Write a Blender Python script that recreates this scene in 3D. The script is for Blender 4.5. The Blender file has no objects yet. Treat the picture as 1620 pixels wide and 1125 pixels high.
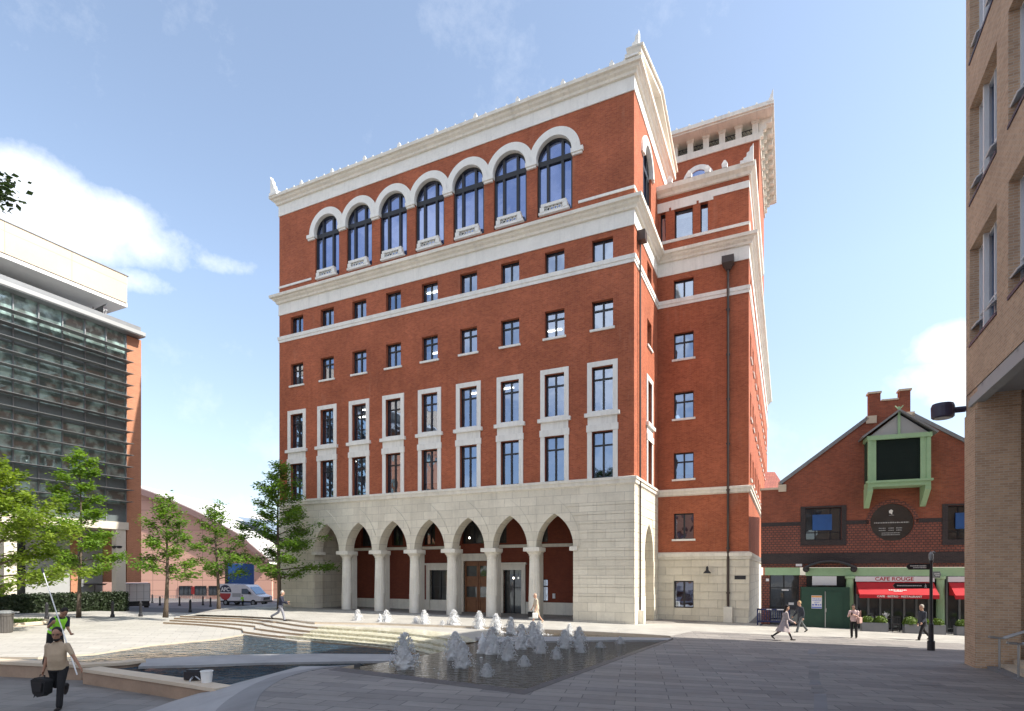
import bpy, bmesh, math, random
from mathutils import Vector, Matrix
from mathutils.geometry import tessellate_polygon
from mathutils import noise as mnoise
R=math.radians
C=bpy.context.scene.collection
sc=bpy.context.scene
random.seed(5)
# ---------------------------------------------------------------- camera model / ground
FPX,CXP,YHP,CAMH=918.,810.,906.,2.4
def plane(x,y):
    return -.0216*max(-90,min(90,x))-.0156*max(-30,min(110,y))
def G(px,py,l=0.):                       # ground point seen at a photo pixel, on the paving level l
    Y=(CAMH-l)*FPX/((py-YHP)-.0216*(px-CXP)-14.3)
    return ((px-CXP)/FPX*Y,Y)
def G3(px,py,l=0.):
    x,y=G(px,py,l); return (x,y,plane(x,y)+l)
# ---------------------------------------------------------------- materials
MATS={}
def nodes(name):
    m=bpy.data.materials.new(name); m.use_nodes=True
    nt=m.node_tree; b=nt.nodes['Principled BSDF']; MATS[name]=m
    return m,nt,b
def N(nt,t,**k):
    n=nt.nodes.new(t)
    for a,v in k.items():
        if a in ('loc',): continue
        setattr(n,a,v)
    return n
def mathn(nt,op,a,b=None,clamp=False):
    n=N(nt,'ShaderNodeMath',operation=op,use_clamp=clamp)
    for i,v in enumerate((a,b)):
        if v is None: continue
        if isinstance(v,(int,float)): n.inputs[i].default_value=v
        else: nt.links.new(v,n.inputs[i])
    return n.outputs[0]
def mixc(nt,f,a,b,bt='MIX'):
    n=N(nt,'ShaderNodeMix',data_type='RGBA',blend_type=bt)
    for i,v in ((0,f),(6,a),(7,b)):
        if isinstance(v,(int,float)): n.inputs[i].default_value=v
        elif isinstance(v,tuple): n.inputs[i].default_value=v if len(v)==4 else (*v,1)
        else: nt.links.new(v,n.inputs[i])
    return n.outputs[2]
def coord(nt,kind='UV',scale=(1,1,1),loc=(0,0,0)):
    tc=N(nt,'ShaderNodeTexCoord'); mp=N(nt,'ShaderNodeMapping')
    mp.inputs['Scale'].default_value=scale; mp.inputs['Location'].default_value=loc
    nt.links.new(tc.outputs[kind],mp.inputs[0]); return mp.outputs[0]
def noise(nt,vec,scale,detail=4,rough=.6):
    n=N(nt,'ShaderNodeTexNoise'); n.inputs['Scale'].default_value=scale
    n.inputs['Detail'].default_value=detail; n.inputs['Roughness'].default_value=rough
    nt.links.new(vec,n.inputs['Vector']); return n.outputs[0]
def ramp(nt,f,a,b,v0=0.,v1=1.):
    n=N(nt,'ShaderNodeMapRange'); nt.links.new(f,n.inputs[0])
    for i,v in zip((1,2,3,4),(a,b,v0,v1)): n.inputs[i].default_value=v
    return n.outputs[0]
def bump(nt,b,h,dist=.02,strength=.5):
    n=N(nt,'ShaderNodeBump'); n.inputs['Distance'].default_value=dist; n.inputs['Strength'].default_value=strength
    nt.links.new(h,n.inputs['Height']); nt.links.new(n.outputs[0],b.inputs['Normal'])
def plain(name,col,rough=.6,metal=0.,var=.12,scale=1.5,coat=0,bmp=0.,spec=None,kind='Object',streak=0.):
    m,nt,b=nodes(name)
    v=coord(nt,kind)
    n1=noise(nt,v,scale,5); n2=noise(nt,v,scale*9,3)
    f=ramp(nt,mathn(nt,'ADD',mathn(nt,'MULTIPLY',n1,.65),mathn(nt,'MULTIPLY',n2,.35)),.3,.7,1-var,1+var)
    c=mixc(nt,1.,tuple(col),f,'MULTIPLY')
    nt.links.new(c,b.inputs['Base Color'])
    nt.links.new(ramp(nt,n2,.3,.7,max(.02,rough-.08),min(1,rough+.08)),b.inputs['Roughness'])
    b.inputs['Metallic'].default_value=metal
    if streak:
        vs=coord(nt,'UV',scale=(2.2,.22,1)); s=ramp(nt,noise(nt,vs,1.,6,.7),.5,.78,0,streak); c2=mixc(nt,s,c,tuple(x*.55 for x in col)); nt.links.new(c2,b.inputs['Base Color'])
    if spec is not None: b.inputs['Specular IOR Level'].default_value=spec
    if coat: b.inputs['Coat Weight'].default_value=coat
    if bmp: bump(nt,b,n2,bmp,.6)
    return m
def brickmat(name,c1,c2,mortar,bw=.225,bh=.075,ms=.010,off=.5,var=.2,big=.35,rough=.85,stain=None,bmp=.006,uv=(0,0,0),streak=0.):
    m,nt,b=nodes(name)
    v=coord(nt,'UV',loc=uv)
    br=N(nt,'ShaderNodeTexBrick'); br.offset=off
    br.inputs['Scale'].default_value=1; br.inputs['Mortar Size'].default_value=ms
    br.inputs['Brick Width'].default_value=bw; br.inputs['Row Height'].default_value=bh
    br.inputs['Color1'].default_value=(*c1,1); br.inputs['Color2'].default_value=(*c2,1); br.inputs['Mortar'].default_value=(*mortar,1)
    br.inputs['Mortar Smooth'].default_value=.2
    nt.links.new(v,br.inputs['Vector'])
    n1=noise(nt,v,big,5,.65); n2=noise(nt,v,6,3)
    f=ramp(nt,mathn(nt,'ADD',mathn(nt,'MULTIPLY',n1,.7),mathn(nt,'MULTIPLY',n2,.3)),.3,.7,1-var,1+var)
    c=mixc(nt,1.,br.outputs[0],f,'MULTIPLY')
    if stain:
        vs=coord(nt,'UV',scale=(.9,.16,1),loc=(3.1,1.7,0))
        s=ramp(nt,noise(nt,vs,1.1,6,.7),.58,.78,0,.55)
        c=mixc(nt,s,c,stain)
    if stain:
        vs=coord(nt,'UV',scale=(1.7,.10,1),loc=(7.3,2.2,0)); s=ramp(nt,noise(nt,vs,1.2,7,.72),.52,.80,0,.42); c=mixc(nt,s,c,tuple(x*.5 for x in c1))
    nt.links.new(c,b.inputs['Base Color']); b.inputs['Roughness'].default_value=rough
    b.inputs['Specular IOR Level'].default_value=.3
    h=mathn(nt,'ADD',mathn(nt,'MULTIPLY',br.outputs[1],-1.),mathn(nt,'MULTIPLY',n2,.5))
    bump(nt,b,h,bmp,.7)
    return m
M={}
M['brick']=brickmat('red_brick',(.43,.120,.054),(.31,.080,.040),(.37,.16,.10),ms=.008,var=.30,big=.33,stain=(.47,.22,.14))
M['brick_dark']=brickmat('plum_brick',(.20,.072,.055),(.26,.09,.06),(.09,.05,.045),bh=.15,ms=.03,var=.2,big=.8)
M['brick_cafe']=brickmat('cafe_brick',(.30,.085,.045),(.22,.06,.036),(.2,.10,.07),ms=.010,var=.28,big=.5)
M['brick_black']=brickmat('black_brick',(.035,.03,.032),(.05,.04,.04),(.06,.05,.05),ms=.01)
M['brick_tan']=brickmat('tan_brick',(.54,.36,.235),(.41,.265,.17),(.50,.41,.32),ms=.011,var=.18,big=.5)
M['brick_orange']=brickmat('orange_brick',(.48,.22,.13),(.40,.18,.11),(.5,.25,.15),var=.12)
M['brick_shaded']=brickmat('shaded_red_brick',(.20,.05,.027),(.16,.04,.024),(.15,.055,.035),ms=.008,var=.15)  # darker copy of the red brick: the loggia's shade is put into the colour
M['stone']=brickmat('portland_stone',(.77,.715,.59),(.66,.61,.50),(.47,.43,.36),bw=1.15,bh=.56,ms=.012,var=.13,big=.5,rough=.75,stain=(.5,.46,.38),bmp=.008)
M['stone_trim']=plain('stone_trim',(.77,.73,.64),.7,var=.12,scale=.8,bmp=.004,streak=.6)
M['stone_white']=plain('white_stone_trim',(.80,.785,.735),.7,var=.10,scale=.9,bmp=.004,streak=.45)
M['riser_shaded']=plain('shaded_riser_stone',(.36,.26,.17),.8,var=.2,scale=1.5,bmp=.006)  # tan riser stone, darkened: shade of the grazing sun is in the colour
M['stone_step']=plain('step_stone',(.55,.46,.35),.75,var=.14,scale=1.2,bmp=.004)
M['wall_sand']=plain('sandstone_wall',(.34,.24,.17),.8,var=.22,scale=1.6,bmp=.008)
def paving(name,c1,c2,mo,bw,bh,rot=0.,var=.2,dirt=(.2,.2,.2),ms=.006):
    m,nt,b=nodes(name)
    tc=N(nt,'ShaderNodeTexCoord'); mp=N(nt,'ShaderNodeMapping'); mp.inputs['Rotation'].default_value=(0,0,rot)
    nt.links.new(tc.outputs['UV'],mp.inputs[0]); v=mp.outputs[0]
    br=N(nt,'ShaderNodeTexBrick'); br.offset=.37; br.inputs['Scale'].default_value=1; br.inputs['Mortar Size'].default_value=ms
    br.inputs['Brick Width'].default_value=bw; br.inputs['Row Height'].default_value=bh; br.inputs['Bias'].default_value=-.1
    br.inputs['Color1'].default_value=(*c1,1); br.inputs['Color2'].default_value=(*c2,1); br.inputs['Mortar'].default_value=(*mo,1)
    nt.links.new(v,br.inputs['Vector'])
    n1=noise(nt,v,.35,6,.7); n2=noise(nt,v,5,4)
    vs=N(nt,'ShaderNodeMapping'); vs.inputs['Rotation'].default_value=(0,0,rot); vs.inputs['Scale'].default_value=(.25,1.6,1); nt.links.new(tc.outputs['UV'],vs.inputs[0])
    n3=noise(nt,vs.outputs[0],.9,5,.65)
    f=ramp(nt,mathn(nt,'ADD',mathn(nt,'ADD',mathn(nt,'MULTIPLY',n1,.4),mathn(nt,'MULTIPLY',n2,.2)),mathn(nt,'MULTIPLY',n3,.4)),.32,.68,1-var,1+var)
    c=mixc(nt,1.,br.outputs[0],f,'MULTIPLY')
    s=ramp(nt,noise(nt,v,.8,6,.75),.60,.74,0,.5)
    c=mixc(nt,s,c,dirt)
    vo=N(nt,'ShaderNodeTexVoronoi'); vo.inputs['Scale'].default_value=1.6; nt.links.new(v,vo.inputs['Vector'])
    c=mixc(nt,mathn(nt,'MULTIPLY',mathn(nt,'LESS_THAN',vo.outputs['Distance'],.045),.6),c,tuple(x*.5 for x in dirt))
    nt.links.new(c,b.inputs['Base Color'])
    nt.links.new(ramp(nt,n1,.3,.7,.55,.8),b.inputs['Roughness'])
    bump(nt,b,mathn(nt,'ADD',mathn(nt,'MULTIPLY',br.outputs[1],-1.),mathn(nt,'MULTIPLY',n2,.6)),.004,.6)
    return m
M['pave']=paving('grey_paving',(.265,.245,.225),(.175,.163,.157),(.08,.078,.078),1.1,.45,R(12),var=.30,dirt=(.12,.115,.105),ms=.010)
M['pave_light']=paving('pale_paving',(.395,.38,.345),(.335,.32,.29),(.20,.19,.175),.9,.6,R(-25),var=.16,dirt=(.30,.28,.25),ms=.010)
M['pave_sunk']=paving('sunken_paving',(.215,.205,.195),(.16,.155,.15),(.09,.09,.085),.9,.6,R(5),var=.28,ms=.010)
M['pave_band']=plain('curved_paving_band',(.31,.31,.315),.7,var=.22,scale=.9,bmp=.003)
M['pave_band_dark']=plain('curved_paving_band_grey',(.205,.205,.21),.7,var=.25,scale=.9,bmp=.003)
M['rim']=plain('dark_granite_rim',(.085,.085,.09),.5,var=.25,scale=2)
M['asphalt']=plain('asphalt',(.075,.075,.08),.85,var=.25,scale=.6,bmp=.004)
M['road']=paving('road_setts',(.15,.145,.15),(.12,.12,.125),(.08,.08,.08),.3,.15,R(10))
M['dark']=plain('black_metal',(.018,.018,.022),.45,var=.2)
M['frame']=plain('window_frame_black',(.014,.014,.018),.4,var=.15)
M['pipe']=plain('downpipe_brown',(.05,.035,.03),.5,var=.2)
M['white']=plain('white_paint',(.75,.75,.74),.4,var=.05)
M['steel']=plain('steel',(.45,.46,.47),.35,metal=.9,var=.1)
M['lead']=plain('grey_metal',(.22,.23,.24),.5,metal=.3,var=.15)
M['grey']=plain('grey_panel',(.30,.31,.32),.5,var=.1)
M['cream_panel']=brickmat('cream_panel',(.60,.50,.385),(.57,.475,.365),(.38,.32,.25),bw=3.4,bh=2.4,ms=.02,off=0.,var=.07,big=.4,rough=.55,bmp=.003)
M['cream']=plain('cream_render',(.62,.56,.47),.7,var=.08,scale=.6)
M['louver']=plain('louvre_metal',(.17,.175,.18),.45,metal=.4,var=.15)
M['spandrel']=plain('spandrel_panel',(.13,.155,.16),.35,var=.2,scale=.5)
M['wood']=plain('oak_door',(.23,.095,.04),.5,var=.3,scale=3)
M['void']=plain('dark_interior',(.012,.011,.011),.9,var=.3)
M['green']=plain('pale_green_paint',(.30,.46,.27),.5,var=.12,scale=1.2)
M['green_dark']=plain('bottle_green_board',(.012,.05,.032),.55,var=.25,scale=.8)
M['louvre_green']=brickmat('louvred_panel',(.008,.022,.017),(.010,.026,.02),(.002,.004,.004),bw=4,bh=.06,ms=.018,var=.15)
M['red_awning']=plain('red_canvas',(.45,.012,.02),.8,var=.15,scale=1)
M['red_text']=plain('red_lettering',(.35,.02,.03),.6,var=.05)
M['white_text']=plain('white_lettering',(.78,.77,.74),.6,var=.05)
M['tile']=brickmat('red_roof_tile',(.34,.13,.10),(.28,.10,.085),(.16,.07,.06),bw=.3,bh=.25,ms=.02)
M['pink']=brickmat('pink_wall_panel',(.68,.40,.31),(.63,.37,.29),(.36,.2,.17),bw=3.6,bh=1.45,ms=.035,off=0.,var=.05,big=.15,bmp=.004)
M['roofpale']=plain('pale_roof_sheet',(.62,.60,.58),.5,var=.06,scale=.2)
M['roofblue']=plain('grey_blue_roof',(.22,.27,.33),.45,metal=.3,var=.1)
M['roofpink']=plain('pinkish_roof_edge',(.24,.15,.14),.6,var=.1)
M['blue']=plain('blue_board',(.02,.08,.25),.5,var=.25,scale=.5)
M['bluebar']=plain('blue_plastic',(.01,.02,.09),.5,var=.2)
M['rubber']=plain('tyre_rubber',(.012,.012,.012),.85,var=.2)
M['vanwhite']=plain('van_white_paint',(.74,.74,.76),.25,var=.03,coat=.4)
M['navy']=plain('navy_decal',(.012,.012,.05),.4,var=.05)
M['reddecal']=plain('red_decal',(.42,.02,.02),.4,var=.05)
M['lamp']=plain('headlamp_lens',(.6,.62,.65),.1,var=.1)
M['bark']=plain('grey_brown_bark',(.10,.075,.055),.9,var=.35,scale=5,bmp=.01)
M['planter']=plain('grey_planter',(.17,.175,.19),.6,var=.12)
M['poster']=plain('poster_paper',(.68,.68,.70),.6,var=.03)
M['posterblue']=plain('poster_blue',(.12,.17,.50),.6,var=.05)
M['posterorange']=plain('poster_orange',(.65,.30,.10),.6,var=.05)
M['soil']=plain('soil',(.05,.035,.025),.95,var=.3)
M['purple']=plain('dark_purple_metal',(.030,.025,.055),.45,var=.15)
M['winframe_white']=plain('white_window_frame',(.66,.67,.68),.4,var=.06)
M['soffit']=plain('grey_soffit',(.36,.37,.37),.6,var=.06,scale=.4)
M['binmetal']=plain('bin_metal',(.14,.13,.12),.45,metal=.6,var=.25)
# clothes / skin
M['skin']=plain('skin',(.50,.29,.20),.5,var=.08,scale=6)
M['skin_tan']=plain('tanned_skin',(.33,.17,.105),.5,var=.08,scale=6)
def glass(name,tint,base,fac,rough=.02,wob=.0015):
    m,nt,b=nodes(name)
    b.inputs['Base Color'].default_value=(*base,1); b.inputs['Roughness'].default_value=.35
    gl=N(nt,'ShaderNodeBsdfGlossy'); gl.inputs['Color'].default_value=(*tint,1); gl.inputs['Roughness'].default_value=rough
    oi=N(nt,'ShaderNodeObjectInfo')
    v=coord(nt,'Object'); add=N(nt,'ShaderNodeVectorMath',operation='ADD'); nt.links.new(v,add.inputs[0])
    mul=mathn(nt,'MULTIPLY',oi.outputs['Random'],50.); cb=N(nt,'ShaderNodeCombineXYZ'); nt.links.new(mul,cb.inputs[0]); nt.links.new(mul,cb.inputs[1])
    nt.links.new(cb.outputs[0],add.inputs[1])
    n=noise(nt,add.outputs[0],.9,2,.4)
    bp=N(nt,'ShaderNodeBump'); bp.inputs['Distance'].default_value=wob*10; bp.inputs['Strength'].default_value=.5
    nt.links.new(n,bp.inputs['Height']); nt.links.new(bp.outputs[0],gl.inputs['Normal'])
    # darker and lighter rooms behind the glass
    n2=noise(nt,add.outputs[0],1.4,3,.5)
    c=mixc(nt,ramp(nt,n2,.45,.62),(base[0]*.5,base[1]*.5,base[2]*.5),(base[0]*1.8,base[1]*1.8,base[2]*1.8))
    nt.links.new(c,b.inputs['Base Color'])
    lw=N(nt,'ShaderNodeLayerWeight'); lw.inputs['Blend'].default_value=.35
    f=mathn(nt,'ADD',mathn(nt,'MULTIPLY',lw.outputs['Fresnel'],1-fac),fac,clamp=True)
    mx=N(nt,'ShaderNodeMixShader'); nt.links.new(f,mx.inputs[0]); nt.links.new(b.outputs[0],mx.inputs[1]); nt.links.new(gl.outputs[0],mx.inputs[2])
    nt.links.new(mx.outputs[0],nt.nodes['Material Output'].inputs[0])
    return m
def roomglass(name,tint,fac):
    m,nt,b=nodes(name); nt.nodes.remove(b)
    gl=N(nt,'ShaderNodeBsdfGlossy'); gl.inputs['Color'].default_value=(*tint,1); gl.inputs['Roughness'].default_value=.02
    tr=N(nt,'ShaderNodeBsdfTransparent'); tr.inputs[0].default_value=(.62,.68,.72,1)
    oi=N(nt,'ShaderNodeObjectInfo'); v=coord(nt,'Object'); add=N(nt,'ShaderNodeVectorMath',operation='ADD'); nt.links.new(v,add.inputs[0])
    mul=mathn(nt,'MULTIPLY',oi.outputs['Random'],50.); cb=N(nt,'ShaderNodeCombineXYZ'); nt.links.new(mul,cb.inputs[0]); nt.links.new(mul,cb.inputs[1]); nt.links.new(cb.outputs[0],add.inputs[1])
    bp=N(nt,'ShaderNodeBump'); bp.inputs['Distance'].default_value=.03; bp.inputs['Strength'].default_value=.5; nt.links.new(noise(nt,add.outputs[0],.8,2,.4),bp.inputs['Height']); nt.links.new(bp.outputs[0],gl.inputs['Normal'])
    lw=N(nt,'ShaderNodeLayerWeight'); lw.inputs['Blend'].default_value=.35
    f=mathn(nt,'ADD',mathn(nt,'MULTIPLY',lw.outputs['Fresnel'],1-fac),fac,clamp=True)
    mx=N(nt,'ShaderNodeMixShader'); nt.links.new(f,mx.inputs[0]); nt.links.new(tr.outputs[0],mx.inputs[1]); nt.links.new(gl.outputs[0],mx.inputs[2])
    nt.links.new(mx.outputs[0],nt.nodes['Material Output'].inputs[0]); return m
M['blind']=plain('pale_blind',(.42,.42,.40),.8,var=.08,scale=2)
M['ceiling']=plain('office_ceiling',(.30,.30,.29),.8,var=.06)
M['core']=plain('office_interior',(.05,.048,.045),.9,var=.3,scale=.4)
M['glass']=glass('window_glass',(.62,.75,1.0),(.016,.02,.03),.36)
M['glass_room']=roomglass('clear_window_glass',(.62,.75,1.0),.34)
M['glass_arch']=glass('arched_window_glass',(.50,.62,1.0),(.02,.03,.07),.42)
M['glass_teal']=glass('curtain_wall_glass',(.85,1.0,.98),(.20,.29,.275),.13,.02,.0006)
M['glass_dark']=glass('dark_glass',(.8,.9,1.),(.008,.009,.01),.08)
M['glass_van']=glass('van_glass',(.7,.85,1.),(.012,.014,.02),.35)
def leafmat(name,c1,c2,trans=.35):
    m,nt,b=nodes(name)
    v=coord(nt,'Object'); n=noise(nt,v,.8,3); n2=noise(nt,v,9,2)
    f=ramp(nt,mathn(nt,'ADD',mathn(nt,'MULTIPLY',n,.5),mathn(nt,'MULTIPLY',n2,.5)),.35,.65)
    c=mixc(nt,f,c1,c2)
    nt.links.new(c,b.inputs['Base Color']); b.inputs['Roughness'].default_value=.55
    tr=N(nt,'ShaderNodeBsdfTranslucent'); nt.links.new(mixc(nt,1.,c,(1.25,1.3,.6),'MULTIPLY'),tr.inputs[0])
    mx=N(nt,'ShaderNodeMixShader'); mx.inputs[0].default_value=trans
    nt.links.new(b.outputs[0],mx.inputs[1]); nt.links.new(tr.outputs[0],mx.inputs[2])
    nt.links.new(mx.outputs[0],nt.nodes['Material Output'].inputs[0]); return m
M['leaf_bright']=leafmat('bright_leaves',(.09,.16,.016),(.27,.35,.04),.45)
M['leaf']=leafmat('green_leaves',(.065,.14,.02),(.19,.31,.04),.48)
M['leaf_mid']=leafmat('mid_leaves',(.085,.17,.02),(.21,.33,.04),.48)
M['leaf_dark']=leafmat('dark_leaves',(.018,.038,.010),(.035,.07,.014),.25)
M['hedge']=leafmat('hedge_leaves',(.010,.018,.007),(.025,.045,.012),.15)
M['box']=leafmat('box_shrub_leaves',(.05,.10,.012),(.16,.24,.03),.2)
M['grass']=leafmat('grass_blades',(.06,.13,.02),(.14,.22,.03),.2)
def water(name,deep,scale=3.2,amp=.05,rough=.03,tint=None,ior=1.33):
    m,nt,b=nodes(name)
    v=coord(nt,'UV',scale=(.7,1,1)); n=noise(nt,v,scale,3,.55); n2=noise(nt,v,scale*2.7,2,.5)
    nt.links.new(mixc(nt,ramp(nt,n,.35,.65),deep,tint or tuple(x*1.6 for x in deep)),b.inputs['Base Color'])
    b.inputs['Roughness'].default_value=rough; b.inputs['IOR'].default_value=ior
    b.inputs['Specular IOR Level'].default_value=.5
    bump(nt,b,mathn(nt,'ADD',n,mathn(nt,'MULTIPLY',n2,.5)),amp,1.)
    return m
M['water']=water('pool_water',(.022,.045,.066),2.0,.85,.05,None,1.17)
M['water_low']=water('fountain_basin_water',(.075,.062,.045),5.,.4,.05,(.14,.115,.08))
M['cascade']=water('cascade_water',(.46,.43,.30),8,.09,.2,(.74,.72,.60))
def foam():
    m,nt,b=nodes('white_water_foam')
    b.inputs['Base Color'].default_value=(.98,.985,.99,1); b.inputs['Roughness'].default_value=.45
    tr=N(nt,'ShaderNodeBsdfTranslucent'); tr.inputs[0].default_value=(.9,.92,.96,1)
    v=coord(nt,'Object'); bump(nt,b,noise(nt,v,26,5,.75),.06,1.)
    mx=N(nt,'ShaderNodeMixShader'); mx.inputs[0].default_value=.18
    nt.links.new(b.outputs[0],mx.inputs[1]); nt.links.new(tr.outputs[0],mx.inputs[2])
    nt.links.new(mx.outputs[0],nt.nodes['Material Output'].inputs[0]); return m
M['foam']=foam()
def emit(name,col,s):
    m,nt,b=nodes(name); b.inputs['Emission Color'].default_value=(*col,1); b.inputs['Emission Strength'].default_value=s
    v=coord(nt,'Object'); nt.links.new(mixc(nt,noise(nt,v,4),tuple(col),tuple(x*.9 for x in col)),b.inputs['Emission Color']); return m
M['lit']=emit('lit_lamp',(1,.93,.8),3.)
M['strip']=emit('office_ceiling_light',(1,.95,.85),5.)
def cloth(name,col,**k): M[name]=plain(name,col,.85,var=.14,scale=7,**k)
for n_,c_ in dict(cl_beige=(.42,.32,.22),cl_black=(.010,.010,.012),cl_navy=(.014,.016,.035),cl_hivis=(.35,.85,.05),cl_orange_vis=(.3,.85,.02),
    cl_denim=(.05,.06,.10),cl_khaki=(.48,.40,.30),cl_grey=(.22,.22,.25),cl_pink=(.62,.44,.42),cl_coat=(.36,.30,.30),cl_suit=(.028,.032,.045),
    cl_white=(.72,.71,.68),cl_trouser=(.10,.11,.115),cl_bag=(.06,.035,.03),cl_tote=(.42,.26,.22),hair_dark=(.012,.009,.008),hair_grey=(.42,.38,.33),hair_blond=(.42,.29,.15),shoe=(.02,.016,.014),refl=(.6,.6,.58)).items(): cloth(n_,c_)
# ---------------------------------------------------------------- mesh builder
def FRONT(y0=0.): return lambda u,v,d:(u,y0+d,v)
def SIDE(x0=0.,s=-1): return lambda u,v,d:(x0+s*d,u,v)
def TOP(z0=0.): return lambda u,v,d:(u,v,z0+d)
class MB:
    def __init__(s): s.v=[]; s.f=[]; s.m=[]
    def add(s,vs,fs,mi=0):
        s.ch=getattr(s,'ch',[]); s.ch.append((len(s.v),len(s.f))); o=len(s.v); s.v+= [tuple(x) for x in vs]; s.f+=[tuple(i+o for i in f) for f in fs]; s.m+=[mi]*len(fs); return s
    def box(s,x0,x1,y0,y1,z0,z1,mi=0):
        return s.add([(x0,y0,z0),(x1,y0,z0),(x1,y1,z0),(x0,y1,z0),(x0,y0,z1),(x1,y0,z1),(x1,y1,z1),(x0,y1,z1)],
            [(0,3,2,1),(4,5,6,7),(0,1,5,4),(1,2,6,5),(2,3,7,6),(3,0,4,7)],mi)
    def obox(s,c,ax,ay,az,mi=0):                # oriented box: centre and three half vectors
        c=Vector(c);ax=Vector(ax);ay=Vector(ay);az=Vector(az)
        vs=[c+i*ax+j*ay+k*az for k in(-1,1) for (i,j) in((-1,-1),(1,-1),(1,1),(-1,1))]
        return s.add(vs,[(0,3,2,1),(4,5,6,7),(0,1,5,4),(1,2,6,5),(2,3,7,6),(3,0,4,7)],mi)
    def tess(s,loops,fn,d,mi=0):
        t=tessellate_polygon([[Vector((p[0],p[1],0)) for p in l] for l in loops])
        flat=[p for l in loops for p in l]
        return s.add([fn(p[0],p[1],d) for p in flat],t,mi)
    def prism(s,poly,fn,d0,d1,mi=0):
        n=len(poly); s.tess([poly],fn,d0,mi); s.tess([poly],fn,d1,mi)
        vs=[fn(*p,d0) for p in poly]+[fn(*p,d1) for p in poly]
        return s.add(vs,[(i,(i+1)%n,n+(i+1)%n,n+i) for i in range(n)],mi)
    def panel(s,outer,holes,fn,depth=.2,mi=0,d0=0.,rim=False):
        s.tess([outer]+holes,fn,d0,mi)
        for h in holes+([outer] if rim else []):
            n=len(h); s.add([fn(*p,d0) for p in h]+[fn(*p,d0+depth) for p in h],[(i,(i+1)%n,n+(i+1)%n,n+i) for i in range(n)],mi)
        return s
    def ring(s,p,ax,r,n=10,ex=None):
        ax=Vector(ax).normalized(); a=Vector((0,0,1)) if abs(ax.z)<.9 else Vector((1,0,0))
        u=ax.cross(a).normalized(); w=ax.cross(u)
        return [Vector(p)+u*(r*math.cos(2*math.pi*i/n))+w*(r*math.sin(2*math.pi*i/n)) for i in range(n)]
    def loft(s,rings,caps=True,mi=0,closed=True):
        n=len(rings[0]); o=[]; vs=[p for r in rings for p in r]; fs=[]
        for k in range(len(rings)-1):
            for i in range(n if closed else n-1):
                j=(i+1)%n; fs.append((k*n+i,k*n+j,(k+1)*n+j,(k+1)*n+i))
        if caps: fs+= [tuple(range(n-1,-1,-1)),tuple(range((len(rings)-1)*n,len(rings)*n))]
        return s.add(vs,fs,mi)
    def tube(s,p0,p1,r0,r1=None,n=10,mi=0):
        p0=Vector(p0);p1=Vector(p1);r1=r0 if r1 is None else r1
        return s.loft([s.ring(p0,p1-p0,r0,n),s.ring(p1,p1-p0,r1,n)],True,mi)
    def path(s,pts,rs,n=8,mi=0):
        pts=[Vector(p) for p in pts]
        if not isinstance(rs,(list,tuple)): rs=[rs]*len(pts)
        rg=[]
        for i,p in enumerate(pts):
            d=(pts[min(i+1,len(pts)-1)]-pts[max(i-1,0)]); rg.append(s.ring(p,d,rs[i],n))
        return s.loft(rg,True,mi)
    def lathe(s,c,prof,n=16,mi=0,sx=1.,sy=1.):
        c=Vector(c); return s.loft([[c+Vector((r*sx*math.cos(2*math.pi*i/n),r*sy*math.sin(2*math.pi*i/n),z)) for i in range(n)] for r,z in prof],True,mi)
    def ell(s,c,r,nu=12,nv=8,mi=0,rot=None):
        c=Vector(c); rg=[]
        for k in range(nv+1):
            t=math.pi*(k+.02)/(nv+.04) if 0<k<nv else (.06 if k==0 else math.pi-.06)
            ring=[]
            for i in range(nu):
                a=2*math.pi*i/nu; p=Vector((r[0]*math.sin(t)*math.cos(a),r[1]*math.sin(t)*math.sin(a),-r[2]*math.cos(t)))
                if rot: p=rot@p
                ring.append(c+p)
            rg.append(ring)
        return s.loft(rg,True,mi)
    def mold(s,path,prof,mi=0,caps=True):       # moulding: profile (out, z) swept along a plan polyline, mitred
        n=len(path); offs=[]
        for i in range(n):
            ns=[]
            for a,b in ((i-1,i),(i,i+1)):
                if a<0 or b>=n: continue
                d=Vector((path[b][0]-path[a][0],path[b][1]-path[a][1])).normalized(); ns.append(Vector((d.y,-d.x)))
            m=ns[0] if len(ns)==1 else (ns[0]+ns[1])/(1+ns[0].dot(ns[1])); offs.append(m)
        rg=[[Vector((path[i][0]+offs[i].x*o,path[i][1]+offs[i].y*o,z)) for o,z in prof] for i in range(n)]
        return s.loft(rg,caps,mi)
    def mesh(s,name,mats,smooth=False):
        me=bpy.data.meshes.new(name); me.from_pydata(s.v,[],s.f)
        for m in (mats if isinstance(mats,(list,tuple)) else [mats]): me.materials.append(m)
        me.polygons.foreach_set('material_index',s.m)
        if smooth: me.polygons.foreach_set('use_smooth',[True]*len(s.f))
        uv=me.uv_layers.new(name='UVMap'); 
        buf=[0.]*(2*len(me.loops)); vs=s.v
        for p in me.polygons:
            nx,ny,nz=p.normal
            if abs(nz)>.7:
                for li in p.loop_indices:
                    v=vs[me.loops[li].vertex_index]; buf[2*li]=v[0]; buf[2*li+1]=v[1]
            else:
                l=math.hypot(nx,ny) or 1.; tx,ty=-ny/l,nx/l
                if tx+ty*.5<0: tx,ty=-tx,-ty
                for li in p.loop_indices:
                    v=vs[me.loops[li].vertex_index]; buf[2*li]=v[0]*tx+v[1]*ty; buf[2*li+1]=v[2]
        uv.data.foreach_set('uv',buf)
        me.update(); return me
    def build(s,name,mats,parent=None,loc=None,rz=None,smooth=False,bevel=0.):
        me=s.mesh(name,mats,smooth); return link(name,me,parent,loc,rz,bevel)
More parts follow.
